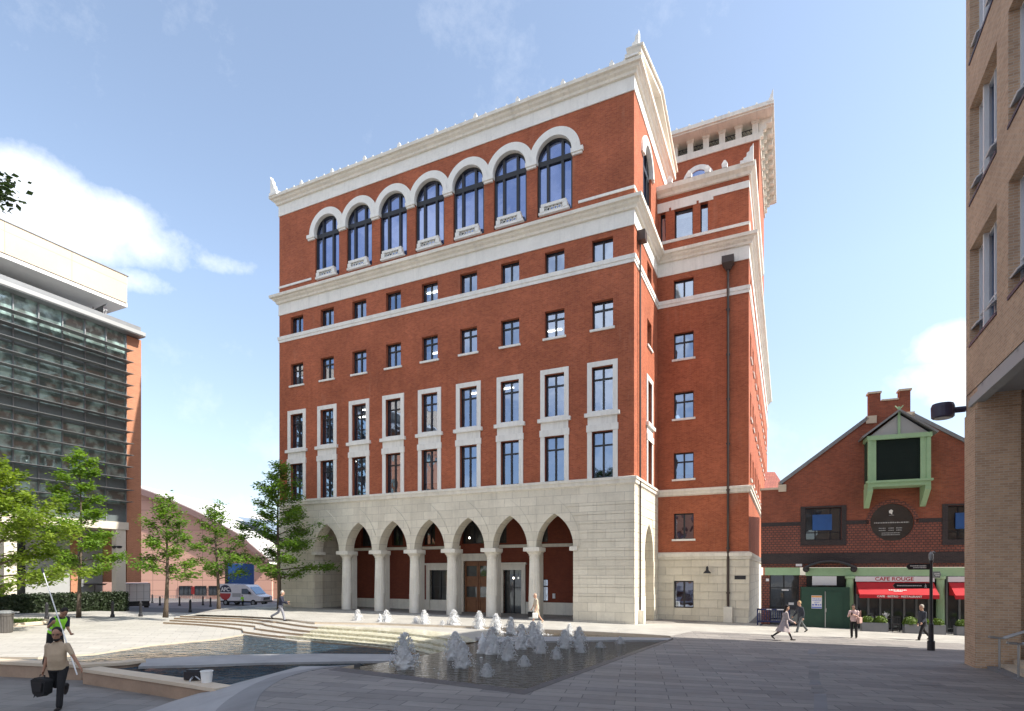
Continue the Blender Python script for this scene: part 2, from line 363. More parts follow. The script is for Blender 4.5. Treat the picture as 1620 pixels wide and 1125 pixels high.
def builds(mb,name,mats,parent=None,**k):         # every added piece as an object of its own
    r=[]; ch=mb.ch+[(len(mb.v),len(mb.f))]
    for (v0,f0),(v1,f1) in zip(ch,ch[1:]):
        q=MB(); q.v=mb.v[v0:v1]; q.f=[tuple(i-v0 for i in f) for f in mb.f[f0:f1]]; q.m=mb.m[f0:f1]; r.append(q.build(name,mats,parent,**k))
    return r
def link(name,me,parent=None,loc=None,rz=None,bevel=0.):
    o=bpy.data.objects.new(name,me); C.objects.link(o)
    if parent: o.parent=parent
    if loc is not None: o.location=loc
    if rz is not None: o.rotation_euler=(0,0,rz)
    if bevel:
        b=o.modifiers.new('bevel','BEVEL'); b.width=bevel; b.segments=2; b.limit_method='ANGLE'; b.angle_limit=R(40)
    return o
def tag(o,label=None,cat=None,group=None,kind=None):
    if label: o['label']=label
    if cat: o['category']=cat
    if group: o['group']=group
    if kind: o['kind']=kind
    return o
def thing(name,label,cat,loc=(0,0,0),rz=0.,group=None):
    o=bpy.data.objects.new(name,None); C.objects.link(o); o.location=loc; o.rotation_euler=(0,0,rz); o.empty_display_size=.2
    return tag(o,label,cat,group)
def children(o,_c={}):
    return [x for x in C.objects if x.parent==o]
def copy_tree(o,parent=None):
    c=o.copy(); C.objects.link(c); c.parent=parent
    for ch in children(o): copy_tree(ch,c)
    return c
def applied(ob):                                 # modifiers baked into a fresh mesh
    dg=bpy.context.evaluated_depsgraph_get(); dg.update()
    me=bpy.data.meshes.new_from_object(ob.evaluated_get(dg)); return me
def text(name,body,size,mat,parent,loc,rx=R(90),rz=0.,ry=0.,ext=.004,bold=0.,sx=1.):
    cu=bpy.data.curves.new(name,'FONT'); cu.body=body; cu.size=size; cu.align_x='CENTER'; cu.align_y='CENTER'; cu.extrude=ext; cu.offset=bold
    cu.resolution_u=3
    o=bpy.data.objects.new(name,cu); C.objects.link(o); me=applied(o); bpy.data.objects.remove(o)
    me.materials.clear(); me.materials.append(mat)
    o=bpy.data.objects.new(name,me); C.objects.link(o); o.parent=parent; o.location=loc; o.rotation_euler=(rx,ry,rz); o.scale=(sx,1,1)
    return o
def arc(cx,cz,r,a0,a1,n): return [(cx+r*math.cos(R(a0+(a1-a0)*i/n)),cz+r*math.sin(R(a0+(a1-a0)*i/n))) for i in range(n+1)]
def gothic(cx,z0,w,h,n=10):                      # pointed arch from right springing over the apex to the left springing
    r=(w*w+h*h)/(2*w); pts=[]                    # two arcs, half width w, rise h
    a1=math.atan2(h,r-w)
    for i in range(n+1):
        a=a1*i/n; pts.append((cx+w-r+r*math.cos(a),z0+r*math.sin(a)))
    return pts+[(2*cx-x,z) for x,z in pts[-2::-1]]
# ---------------------------------------------------------------- the main building
ANG=math.atan2(-.4274,.9041)
def frame_pt(org,x,y): return (org[0]+.9041*x+.4274*y,org[1]-.4274*x+.9041*y)
A=(7.30,34.7)
B=thing('office_building','seven-storey red brick office building with pale stone arcade, arched top windows and tower','office building',(A[0],A[1],0),ANG)
W=28.95; SP=3.136; ZB=-1.2; D=10.6; XA=5.98; YA=7.0; YL=48.
CX_=[-1.95-SP*k for k in range(9)]
rect=lambda x0,x1,z0,z1:[(x0,z0),(x1,z0),(x1,z1),(x0,z1)]
def band(mb,fn,x0,x1,z0,z1,holes=(),depth=.3): mb.panel(rect(x0,x1,z0,z1),list(holes),fn,depth)
def archhole(cx,w,z0,zs,n=14): return [(cx-w,z0),(cx+w,z0)]+arc(cx,zs,w,0,180,n)
F=FRONT(0.); S0=SIDE(0.); SA=SIDE(XA); FA=FRONT(YA)
ww=.665
wall=MB()
# front brick
band(wall,F,-W,0,8.0,11.1,[rect(c-ww,c+ww,8.2,11.08) for c in CX_])
band(wall,F,-W,0,11.1,16,[rect(c-ww,c+ww,12.34,15.05) for c in CX_])
band(wall,F,-W,0,16,20.2,[rect(c-ww,c+ww,17.35,19.1) for c in CX_])
band(wall,F,-W,0,20.2,23.4,[rect(c-ww,c+ww,21.50,22.87) for c in CX_])
band(wall,F,-W,0,23.4,31.6,[archhole(c,1.2,25.25,28.87) for c in CX_[1:8]],.45)
# right side of the front block
yS=4.3
band(wall,S0,0,YA,8.0,11.1,[rect(yS-ww,yS+ww,8.2,11.08)]); band(wall,S0,0,YA,11.1,16,[rect(yS-ww,yS+ww,12.34,15.05)])
band(wall,S0,0,YA,16,20.2,[rect(yS-ww,yS+ww,17.35,19.1)]); band(wall,S0,0,YA,20.2,23.4,[rect(yS-ww,yS+ww,21.50,22.87)])
band(wall,S0,0,D,23.4,31.6,[archhole(3.6,1.2,25.25,28.87)],.45)
# annex front
def hA(z0,z1,x0=1.12,x1=2.46): return rect(x0,x1,z0,z1)
band(wall,FA,0,XA,3.3,8.0,[hA(4.72,6.52)]); band(wall,FA,0,XA,8.0,11.6,[hA(8.9,10.75)]); band(wall,FA,0,XA,11.6,16,[hA(13.1,14.97)])
band(wall,FA,0,XA,16,20.2,[hA(17.25,19.1)]); band(wall,FA,0,XA,20.2,23.4,[hA(21.5,22.82)])
band(wall,FA,0,XA,23.4,29.1,[hA(25.7,27.75,1.17,2.40),hA(25.7,27.75,.2,.55),hA(25.7,27.75,2.9,3.4)],.35)
# long right wing
YW=[9.4+3.14*k for k in range(12)]
for z0,z1,a,b in ((3.3,8.0,0,0),(8.0,11.6,8.9,10.75),(11.6,16,13.1,14.97),(16,20.2,17.25,19.1),(20.2,23.4,21.5,22.82)):
    band(wall,SA,YA,YL,z0,z1,[rect(y-ww,y+ww,a,b) for y in YW] if a else [])
band(wall,SA,YA,22.3,23.4,29.1)
band(wall,lambda u,v,d:(u,YL-d,v),-20,XA,3.3,23.6)
# left flank, back of the front block, roofs
band(wall,lambda u,v,d:(-W+d,u,v),0,D+20,ZB,31.6); band(wall,lambda u,v,d:(u,D-d,v),-W,0,24,31.6)
wall.add([(-W,D,31.6),(0,D,31.6),(0,0,31.6),(-W,0,31.6)],[(0,1,2,3)])
wall.add([(-W,D,24.2),(-W,YL,24.2),(XA,YL,24.2),(XA,YA,24.2),(0,YA,24.2),(0,D,24.2)],[(0,1,2,3,4,5)])
wall.add([(0,YA,29),(XA,YA,29),(XA,22.3,29),(0,22.3,29)],[(0,1,2,3)])
wall.add([(0,D,24.2),(0,22.3,24.2),(0,22.3,29),(0,D,29)],[(0,1,2,3)])
# loggia back wall
yL=4.5; log=MB()
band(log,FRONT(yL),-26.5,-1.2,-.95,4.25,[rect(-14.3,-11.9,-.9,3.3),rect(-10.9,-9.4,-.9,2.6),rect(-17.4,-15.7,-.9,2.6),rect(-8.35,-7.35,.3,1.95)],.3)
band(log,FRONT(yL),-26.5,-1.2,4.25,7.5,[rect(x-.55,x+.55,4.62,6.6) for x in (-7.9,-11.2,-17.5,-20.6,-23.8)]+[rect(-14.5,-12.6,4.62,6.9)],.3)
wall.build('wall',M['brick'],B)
log.build('loggia_back_wall',M['brick_shaded'],B)
# stone ground storey with the arcade
st=MB()
ACX=CX_[1:8]; ZS=4.05; T0=.88
holes=[]
outer=[(-W,ZB),(-W,7.8),(0,7.8),(0,ZB)]
hw=1.26
# one big opening polygon for each arch (columns stand free between the piers)
out=[(-W,ZB),(-W,7.79),(0,7.79),(0,ZB),(ACX[0]+hw,ZB)]
for i,c in enumerate(ACX):
    out+=gothic(c,ZS,hw,2.1)
    if i<6: pass
out+=[(ACX[-1]-hw,ZB)]
st.tess([out],F,0.); st.tess([out],F,T0)
n=len(out)
st.add([F(*p,0) for p in out[4:]]+[F(*p,T0) for p in out[4:]],[(i,i+1,n-4+i+1,n-4+i) for i in range(n-5)])
# side of the ground storey with its own arch, rear piers of the loggia
sh=[(2.9,ZB),(5.5,ZB)]+[(x,z) for x,z in gothic(4.2,3.6,1.3,2.0)]
st.panel(rect(0,YA,ZB,7.79),[sh],S0,1.0)
st.panel(rect(0,YA,ZB,7.79),[sh],SIDE(-1.0),0.)
st.add([(-W,.0,7.6),(0,.0,7.6),(0,yL,7.6),(-W,yL,7.6)],[(0,1,2,3)])
band(st,FA,0,XA,ZB,3.3,[hA(-.05,1.83)],.3)
band(st,SA,YA,YL,ZB,3.3)
st.build('stone_base',M['stone'],B)
# rusticated courses
cr=MB()
def courses(fn,x0,x1,z0,z1,h=.56,g=.03,holes=()):
    z=z0
    while z<z1-.1:
        t=min(z+h-g,z1); segs=[(x0,x1)]
        for a,b,c,d in holes:
            if c<t and d>z: segs=[q for s_ in segs for q in ((s_[0],min(s_[1],a)),(max(s_[0],b),s_[1])) if q[1]-q[0]>.05]
        for a,b in segs: cr.prism(rect(a,b,z,t),fn,-.035,.01)
        z+=h
def ar(z): return 0
cr.v or None
for (x0,x1,edge,sg) in ((ACX[0]+hw+.0,.0,1,1),(-W,ACX[-1]-hw,0,-1)):
    cr=MB(); z=.95
    while z<7.7:
        t=min(z+.53,7.74); ex0,ex1=x0,x1
        zz=t if t>ZS else 0
        if zz>ZS:
            r=1.9; w=max(0,1.9*(1-((zz-ZS)/3.3)**2)**.5) if zz-ZS<3.3 else None
            if w is None: ex0,ex1=(x0,x1) if False else ((ACX[0]-1.5,0) if sg==1 else (-W,ACX[-1]+1.5))
            elif sg==1: ex0=ACX[0]+max(w,.2)
            else: ex1=ACX[-1]-max(w,.2)
        if zz-ZS<3.3: cr.prism(rect(ex0,ex1,z,t),F,-.035,.01)
        z+=.56
    cr.prism(rect(x0,x1,ZB,.92),F,-.06,.01); cr.build('rusticated_courses',M['stone'],B)
cr=MB(); z=.95
while z<7.7:
    t=min(z+.53,7.74); a,b=2.9,5.5
    if t<3.6: segs=((-.034,a),(b,YA))
    elif z<5.9: k=min(1.,(z+.1-3.6)/2.4); w=1.7*max(0,1-k*k)**.5+.1; segs=((-.034,4.2-w),(4.2+w,YA))
    else: segs=((-.034,YA),)
    for q in segs: cr.prism(rect(q[0],q[1],z,t),S0,-.035,.01)
    z+=.56
for q in ((-.06,2.9),(5.5,YA-.1)): cr.prism(rect(q[0],q[1],ZB,.92),S0,-.06,.01)
cr.build('rusticated_courses',M['stone'],B); cr=MB()
for q in ((.05,1.1),(2.48,XA)): cr.prism(rect(q[0],q[1],ZB,-.08),FA,-.06,.01)
z=-.05
while z<3.2:
    t=min(z+.53,3.28)
    for q in (((.05,1.12),(2.46,XA+.034)) if z<1.8 else ((.05,XA+.034),)): cr.prism(rect(q[0],q[1],z,t),FA,-.035,.01)
    z+=.56
cr.build('rusticated_courses',M['stone'],B)
# arch rings standing slightly proud of the stone face
for i,c in enumerate(ACX):
    mb=MB(); inn=gothic(c,ZS,hw+.0,2.1,12); o_=gothic(c,ZS,1.72,3.15,12)
    pr=.03+.012*i; k=len(inn)
    vs=[F(*p,-pr) for p in inn]+[F(*p,-pr) for p in o_]+[F(*p,.02) for p in inn]+[F(*p,.02) for p in o_]
    fs=[]
    for j in range(k-1):
        fs+=[(j,j+1,k+j+1,k+j),(k+j,k+j+1,3*k+j+1,3*k+j),(j,j+1,2*k+j+1,2*k+j)]
    fs+=[(0,k,3*k,2*k),(k-1,2*k-1,4*k-1,3*k-1)]
    mb.add(vs,fs).build('arch_ring',M['stone'],B)
# columns: fluted shaft, square capital, standing before a pier
def flute(n=20,r0=.385,r1=.33,z0=-.9,z1=3.55):
    mb=MB(); rg=[]
    for z,r in ((z0,r0),(.85,r0*.99),(.86,r0*.965),(3.3,r1*.96),(3.31,r1),(z1,r1)):
        fl=.86<=z<=3.3
        rg.append([Vector(((r-(.03 if fl and i%2 else 0))*math.cos(2*math.pi*i/(2*n)),(r-(.03 if fl and i%2 else 0))*math.sin(2*math.pi*i/(2*n)),z)) for i in range(2*n)])
    mb.loft(rg); return mb
colm=flute().mesh('column',M['stone_trim'])
cap=MB().lathe((0,0,0),[(.36,3.5),(.38,3.6),(.5,3.72),(.5,3.78)],20).box(-.56,.56,-.56,.56,3.78,4.04); capm=cap.mesh('capital',M['stone_trim'])
pier=MB().box(-.27,.27,.42,.97,ZB,4.05).box(-.33,.33,.40,1.0,3.72,4.045); pierm=pier.mesh('pier',M['stone_trim'])
for j in range(6):
    x=CX_[1]-SP/2-SP*j
    c=link('column',colm,B,(x,.42,0)); link('capital',capm,c); link('pier',pierm,c,(0,-.1,0))
for x in (ACX[0]+hw+.02,ACX[-1]-hw-.02):
    MB().box(x-.25,x+.25,-.1,.95,3.78,4.04).build('impost',M['stone_trim'],B)
MB().box(-W+.1,-1.05,.05,yL,-1.2,-.62).build('loggia_floor',M['pave'],B)
_m=MB().box(-26.4,-15.9,yL-.03,yL+.1,-.95,.25).box(-9.3,-1.3,yL-.03,yL+.1,-.95,.25); builds(_m,'loggia_dado',M['stone_trim'],B)
_m=MB().box(-26.4,-14.6,yL-.06,yL+.1,4.25,4.48).box(-12.5,-1.3,yL-.06,yL+.1,4.25,4.48); builds(_m,'loggia_string',M['stone_trim'],B)
_m=MB().box(-2.2,-1.25,.885,yL,ZB,7.55).box(-W+.2,-25.6,.885,yL,ZB,7.55); builds(_m,'loggia_end_wall',M['stone'],B)
def doorcase(x0,x1,zt,mat,leafs,cap_=.35):
    d=MB(); w=.32
    d.box(x0-w,x0,yL-.12,yL+.2,-.9,zt).box(x1,x1+w,yL-.12,yL+.2,-.9,zt).box(x0-w,x1+w,yL-.13,yL+.2,zt,zt+.4).box(x0-w-.12,x1+w+.12,yL-.24,yL+.2,zt+.4,zt+.55)
    o=d.build('doorway',M['stone_trim'],B)
    l=MB()
    if leafs=='wood':
        l.box(x0,x1,yL+.16,yL+.2,-.9,zt); n_=2; wl=(x1-x0)/n_
        for k in range(n_):
            a=x0+k*wl
            for q in ((a+.02,a+.14),(a+wl-.14,a+wl-.02)): l.box(q[0],q[1],yL+.1,yL+.165,-.88,zt-.05)
            for zz in (-.88,.35,1.35,1.95,2.95): l.box(a+.14,a+wl-.14,yL+.105,yL+.165,zz,zz+.14)
            l.box(a+.22,a+wl-.22,yL+.12,yL+.17,-.6,.28)
        dl=l.build('door_leaf',M['wood'],o)
        g=MB()
        for k in range(n_):
            a=x0+k*wl; g.box(a+.16,a+wl-.16,yL+.13,yL+.163,.52,1.33).box(a+.16,a+wl-.16,yL+.13,yL+.163,2.12,2.92)
        builds(g,'door_glass',M['glass_dark'],o)
    else:
        l.box(x0,x1,yL+.27,yL+.29,-.9,zt).build('door_glass',M['glass_dark'],o)
        f=MB(); 
        for xx in (x0+.02,(x0+x1)/2-.03,x1-.08): f.box(xx,xx+.06,yL+.2,yL+.26,-.9,zt)
        f.box(x0,x1,yL+.2,yL+.26,1.25,1.31); f.build('door_frame',M['frame'],o)
    return o
doorcase(-14.3,-11.9,3.3,0,'wood'); doorcase(-10.9,-9.4,2.6,0,'glass'); doorcase(-17.4,-15.7,2.6,0,'glass')
for (x,y,z) in ((-10.0,4.35,2.0),(-10.7,3.6,5.6),(-13.2,3.4,5.0)):
    h=MB().tube((x,y,z),(x,y,z+.5 if z<3 else 7.5),.012,n=6).build('hanging_lamp',M['dark'],B)
    MB().ell((x,y,z),(.07,.07,.08)).build('bulb',M['lit'],h)
_m=MB().box(-6.95,-6.75,yL-.09,yL,0.55,.9).box(-19.1,-18.75,yL-.09,yL,.35,1.5); builds(_m,'wall_notice',M['poster'],B)
# windows ------------------------------------------------------------------
WD={}
def wtype(key,w,h,trans,rec,mull=(0.,),fw=.075,sill=None,pane='glass_room'):
    g=MB().add([(-w,rec+.05,0),(w,rec+.05,0),(w,rec+.05,h),(-w,rec+.05,h)],[(0,1,2,3)])
    f=MB(); a,b=rec-.01,rec+.06
    f.box(-w,-w+fw,a,b,0,h).box(w-fw,w,a,b,0,h).box(-w+fw,w-fw,a,b,0,fw).box(-w+fw,w-fw,a,b,h-fw,h)
    for m in mull: f.box(m-fw*.7,m+fw*.7,a-.012,b,fw,h-fw)
    for t in trans: f.box(-w+fw,w-fw,a-.006,b-.006,t-fw*.65,t+fw*.65)
    d={'pane':g.mesh('window',M[pane]),'frame':f.mesh('frame',M['frame'])}
    if sill: d['sill']=MB().box(-w-sill[0],w+sill[0],-sill[1],rec,-sill[2],0.012).mesh('sill',M['stone_white'])
    WD[key]=d
wtype('r5',ww,1.37,(),.27)
wtype('r4',ww,1.75,(1.22,),.27,sill=(.12,.10,.12))
wtype('r3',ww,2.71,(1.98,),.25)
wtype('r2',ww,2.88,(2.05,),.25)
wtype('a',.67,1.85,(1.22,),.27,sill=(.12,.10,.12)); wtype('a1',.67,1.8,(),.27,sill=(.12,.10,.12)); wtype('a0',.67,1.88,(),.27)
wtype('au',.615,2.05,(),.32,mull=()); wtype('an',.25,2.05,(),.32,mull=(),fw=.05); wtype('an2',.175,2.05,(),.32,mull=(),fw=.05)
wtype('lg',.5,1.65,(1.1,),.26); wtype('lu',.55,1.98,(),.26,pane='glass_dark'); wtype('lc',.95,2.28,(1.5,),.26,pane='glass_dark')
# stone surrounds
s3=MB().panel([(-.96,-.14),(.96,-.14),(.96,3.02),(-.96,3.02)],[rect(-ww,ww,0,2.71)],FRONT(-.06),.07,rim=True)
s3.box(-1.11,1.11,-.2,.2,-.36,-.13).box(-.93,.93,-.05,.01,-.86,-.36); s3m=s3.mesh('surround',M['stone_white'])
s2=MB().panel([(-.96,-.05),(.96,-.05),(.96,3.30),(-.96,3.30)],[rect(-ww,ww,0,2.88)],FRONT(-.06),.07,rim=True)
s2.box(-1.0,1.0,-.1,.01,2.88,3.29); s2m=s2.mesh('surround',M['stone_white'])
WD['r3']['surround']=s3m; WD['r2']['surround']=s2m
def window(key,x,y,z,rz=0.,parent=None,nm='window'):
    d=WD[key]; o=link(nm,d['pane'],parent or B,(x,y,z),rz)
    for k,me in d.items():
        if k!='pane': link(k,me,o)
    if key in ('r2','r3','r4','r5','a','a1','au') and rb.random()<.42:
        w_=.615 if key=='au' else .67; h_=me_h[key]; dr=h_*rb.choice((.25,.4,.55,.8,.3)); MB().box(-w_+.02,w_-.02,.40,.42,h_-dr,h_).build('blind',M['blind'],o)
    return o
rb=random.Random(21); me_h=dict(r2=2.88,r3=2.71,r4=1.75,r5=1.37,a=1.85,a1=1.8,au=2.05)
for c in CX_:
    window('r2',c,0,8.2); window('r3',c,0,12.34); window('r4',c,0,17.35); window('r5',c,0,21.50)
for k,z in (('r2',8.2),('r3',12.34),('r4',17.35),('r5',21.50)): window(k,0,yS,z,R(90))
for k,z in (('a0',-.05),('a1',4.72),('a',8.9),('a',13.1),('a',17.25),('r5',21.45)): window(k,1.79,YA,z)
window('au',1.785,YA,25.7); window('an2',.375,YA,25.7); window('an',3.15,YA,25.7)
for y in YW:
    for k,z in (('a',8.9),('a',13.1),('a',17.25),('r5',21.5)): window(k,XA,y,z,R(90))
window('lg',-7.85,yL,.3,nm='loggia_window')
for x in (-7.9,-11.2,-17.5,-20.6,-23.8): window('lu',x,yL,4.62,nm='loggia_window')
window('lc',-13.55,yL,4.62,nm='loggia_window')
# storeys behind the windows: ceilings, core walls and some lit ceiling lamps
for z in (11.25,15.2,19.3,23.1): MB().box(-W+.4,-.4,.7,D-.3,z,z+.25).build('ceiling',M['ceiling'],B); MB().box(.3,XA-.6,YA+.6,YL-.5,z,z+.25).build('ceiling',M['ceiling'],B)
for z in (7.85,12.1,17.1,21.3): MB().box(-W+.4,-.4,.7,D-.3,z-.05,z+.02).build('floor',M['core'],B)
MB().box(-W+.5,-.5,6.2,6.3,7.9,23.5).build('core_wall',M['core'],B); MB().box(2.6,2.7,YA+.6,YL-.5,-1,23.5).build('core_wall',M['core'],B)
for k in range(26):
    z=rb.choice((11.2,11.2,15.15,15.15,19.25,23.05)); x=rb.uniform(-W+2,-2); y=rb.choice((1.6,3.2)); MB().box(x,x+1.1,y,y+.16,z-.03,z+.01).build('ceiling_light',M['strip'],B)
# arched windows
def archpts(w,z0,zs,n=16): return [(-w,z0),(w,z0)]+arc(0,zs,w,0,180,n)
g=MB().tess([archpts(1.2,0,3.62)],FRONT(.24),0.); agm=g.mesh('arched_window',M['glass_arch'])
f=MB().panel(archpts(1.2,0,3.62),[archpts(1.07,.13,3.62)],FRONT(.13),.12,rim=False)
for x in (-.50,.50): f.box(x-.085,x+.085,.12,.235,.13,4.55)
f.box(-1.07,1.07,.115,.23,3.28,3.60); afm=f.mesh('frame',M['frame'])
a0=math.degrees(math.acos(1.568/1.74))
def archivolt(l,r):
    o_=arc(0,3.62,1.74,a0 if r else 0,180-(a0 if l else 0),20); i_=arc(0,3.62,1.2,0,180,20)
    pol=[]
    if r: o_=[(1.567,3.62)]+o_
    if l: o_=o_+[(-1.567,3.62)]
    mb=MB().prism(o_+i_[::-1],FRONT(0),-.12,.02)
    i3=arc(0,3.62,1.19,0,180,20); mb.add([(x,-.16,z) for x,z in i3]+[(x,.13,z) for x,z in i3],[(q,q+1,21+q+1,21+q) for q in range(20)])
    o2=arc(0,3.62,1.5,0,180,20); i2=arc(0,3.62,1.2,0,180,20); mb.prism(o2+i2[::-1],FRONT(0),-.17,-.11)
    return mb.mesh('archivolt',M['stone_white'])
av={(l,r):archivolt(l,r) for l,r in((1,1),(0,1),(1,0),(0,0))}
bl=MB(); bl.box(-1.02,1.02,-.22,.05,-.02,.12).box(-.92,-.62,-.24,.05,.12,.42).box(.62,.92,-.24,.05,.12,.42).box(-.85,.85,-.23,.05,.44,.62)
for k in range(5):
    x=-.62+.248*k
    for s_ in(-1,1): bl.obox((x+.124,-.12,.28),(.124*1.0,0,.15*s_),(0,.02,0),(-.02*s_,0,.02))
blm=bl.mesh('balconette',M['stone_white'])
blk=MB().box(-.6,.6,-.05,0,.12,.44).mesh('recess',M['void'])
for i,c in enumerate(CX_[1:8]):
    o=link('arched_window',agm,B,(c,0,25.25)); link('frame',afm,o); link('archivolt',av[(1 if i<6 else 0,1 if i>0 else 0)],o)
    link('balconette',blm,o)
o=link('arched_window',agm,B,(0,3.6,25.25),R(90)); link('frame',afm,o); link('archivolt',av[(0,0)],o); link('balconette',blm,o)
impm=MB().box(-.40,.40,-.2,.3,3.36,3.62).box(-.33,.33,-.13,.3,3.22,3.37).mesh('impost_block',M['stone_white'])
for j in range(8): link('impost_block',impm,B,(CX_[1]+SP/2-SP*j+(-.03 if j==0 else .03 if j==7 else 0),0,25.25))
# cornices, strings, friezes -------------------------------------------------
P_full=[(-W,12),(-W,0),(0,0),(0,YA),(XA,YA),(XA,YL)]
def crown(z): return [(0,z),(.06,z),(.18,z+.02),(.22,z+.16),(.36,z+.26),(.42,z+.38),(.56,z+.42),(.58,z+.62),(.50,z+.66),(0,z+.86)]
MB().mold(P_full,crown(24.12)).build('middle_cornice',M['stone_trim'],B)
MB().mold(P_full,[(0,23.21),(.06,23.21),(.06,23.3),(.045,23.32),(.045,24.119),(0,24.119)]).build('frieze',M['stone_white'],B)
MB().mold(P_full,[(0,21.0),(.05,21.0),(.05,21.2),(.1,21.22),(.12,21.46),(0,21.5)]).build('string_course',M['stone_white'],B)
MB().mold([(-W,12),(-W,0),(0,0),(0,YA),(XA,YA),(XA,YL)],[(0,7.72),(.05,7.76),(.12,7.8),(.14,8.0),(.2,8.02),(.2,8.17),(0,8.22)]).build('storey_band',M['stone_trim'],B)
MB().mold([(.05,YA),(XA,YA),(XA,YL)],[(0,3.3),(.1,3.3),(.16,3.45),(.22,3.5),(.22,3.72),(0,3.82)]).build('base_cap',M['stone_trim'],B)
_m=MB().box(CX_[1]+1.6,.03,-.06,.0,25.40,25.56).box(-W-.03,CX_[7]-1.6,-.06,0,25.40,25.56).box(0,.06,0,2.3,25.40,25.56).box(0,.06,5,D,25.4,25.56); builds(_m,'sill_string',M['stone_white'],B)
MB().mold([(.06,YA),(XA,YA),(XA,22)],[(0,25.5),(.06,25.5),(.08,25.68),(0,25.7)]).build('sill_string',M['stone_white'],B)
MB().box(.0,XA+.03,YA-.05,YA,27.95,28.4).box(.0,.8,YA-.05,YA,27.75,27.95).box(.95,2.65,YA-.05,YA,27.75,27.95).box(2.8,3.75,YA-.05,YA,27.75,27.95).box(XA,XA+.05,YA,22,27.95,28.4).build('lintel_band',M['stone_white'],B)
MB().mold([(-W,D),(-W,0),(0,0),(0,D),(-2,D)],crown(32.12)).build('top_cornice',M['stone_trim'],B)
MB().mold([(-W,D),(-W,0),(0,0),(0,D)],[(0,31.25),(.06,31.25),(.06,31.36),(.045,31.38),(.045,32.119),(0,32.119)]).build('top_frieze',M['stone_white'],B)
MB().mold([(0,YA),(XA,YA),(XA,22.3)],[(0,28.75),(.12,28.77),(.2,28.95),(.42,29.1),(.45,29.4),(0,29.55)]).build('annex_cornice',M['stone_trim'],B)
# roof with pediment towards the right
pe=MB(); zt=32.95; ap=zt+1.75
pe.prism([(.3,zt-.3),(D-.3,zt-.3),(D/2,ap-.1)],SIDE(-.05),.05,W)
pe.build('roof',M['lead'],B)
rk=MB()
for (y0,z0,y1,z1) in ((-.6,zt-.05,D/2,ap),(D+.5,zt-.05,D/2,ap)):
    d=Vector((0,y1-y0,z1-z0)); L=d.length; d.normalize(); nrm=Vector((0,-d.z,d.y)); nrm=nrm if nrm.z>0 else -nrm
    m_=Vector((.15,(y0+y1)/2,(z0+z1)/2))
    rk.obox(m_+nrm*.12,d*(L/2+.05),(.42,0,0),nrm*.16); rk.obox(m_+nrm*.32+Vector((.06,0,0)),d*(L/2+.05),(.5,0,0),nrm*.07)
rk.build('raking_cornice',M['stone_trim'],B)
# finials along the eaves
fm=MB().add([(-.1,-.1,0),(.1,-.1,0),(.1,.1,0),(-.1,.1,0),(-.12,-.08,.18),(.12,-.08,.18),(.12,.08,.18),(-.12,.08,.18),(-.03,-.03,.36),(.03,-.03,.36),(.03,.03,.36),(-.03,.03,.36)],
   [(0,1,5,4),(1,2,6,5),(2,3,7,6),(3,0,4,7),(4,5,9,8),(5,6,10,9),(6,7,11,10),(7,4,8,11),(8,9,10,11)])
fmm=fm.mesh('finial',M['stone_white'])
nf=38
for k in range(1,nf):
    o=link('finial',fmm,B,(-W-.3+(W+.6)*k/nf,-.42,32.76)); big=k%4==0; o.scale=(1.15,.7,1.15) if big else (.6,.55,.6)
def acro(h,mir=1):
    mb=MB(); pr=[(0,0),(.62,0),(.60,.25),(.42,.35),(.40,.62),(.24,.72),(.2,1.0),(.06,1.12),(0,1.3)]
    mb.prism([(mir*x,z*h) for x,z in pr],FRONT(0),-.16,.16); mb.box(min(0,mir*.8),max(0,mir*.8),-.3,.3,-.22,0); return mb.mesh('corner_acroterion',M['stone_white'])
ac=acro(1.0,-1); link('corner_acroterion',ac,B,(.40,-.35,33.0)); link('corner_acroterion',acro(1.1,1),B,(-W-.45,-.35,32.9))
link('corner_acroterion',acro(.8,-1),B,(XA+.3,YA-.25,29.5))
for x in (.9,2.2,3.4,4.5): 
    o=link('finial',fmm,B,(x,YA-.3,29.45)); o.scale=(1.6,1.3,1.5)
# downpipes
dp=MB().tube((4.7,YA-.16,-.75),(4.7,YA-.16,22.75),.085,n=10)
for z in (1,4,7.9,11,14,17,20): dp.box(4.58,4.82,YA-.2,YA,z,z+.09)
dp.add([(4.33,YA-.55,23.5),(5.09,YA-.55,23.5),(5.09,YA,23.5),(4.33,YA,23.5),(4.33,YA-.55,23.05),(5.09,YA-.55,23.05),(5.09,YA,23.05),(4.33,YA,23.05),(4.58,YA-.28,22.65),(4.82,YA-.28,22.65),(4.82,YA-.04,22.65),(4.58,YA-.04,22.65)],
   [(0,1,2,3),(0,1,5,4),(1,2,6,5),(2,3,7,6),(3,0,4,7),(4,5,9,8),(5,6,10,9),(6,7,11,10),(7,4,8,11)])
dp.build('downpipe',M['pipe'],B)
MB().box(4.42,4.98,YA-.34,YA-.06,-1.2,.12).build('pipe_plinth',M['stone_trim'],B)
dp=MB().tube((.14,1.0,-.7),(.14,1.0,22.6),.06,n=8).box(.0,.5,.72,1.3,22.65,23.25); dp.build('downpipe',M['pipe'],B)
MB().box(.06,.4,.8,1.25,-1.2,.1).build('pipe_plinth',M['stone_trim'],B)
lm=MB().tube((3.4,YA,2.75),(3.4,YA-.45,2.75),.02,n=6).lathe((3.4,YA-.45,2.35),[(.26,0),(.22,.08),(.10,.2),(.07,.42),(.02,.5)],14); lm.build('wall_lantern',M['dark'],B)
MB().box(5.1,5.8,YA-.06,YA-.03,1.95,2.2).build('name_plate',M['dark'],B)
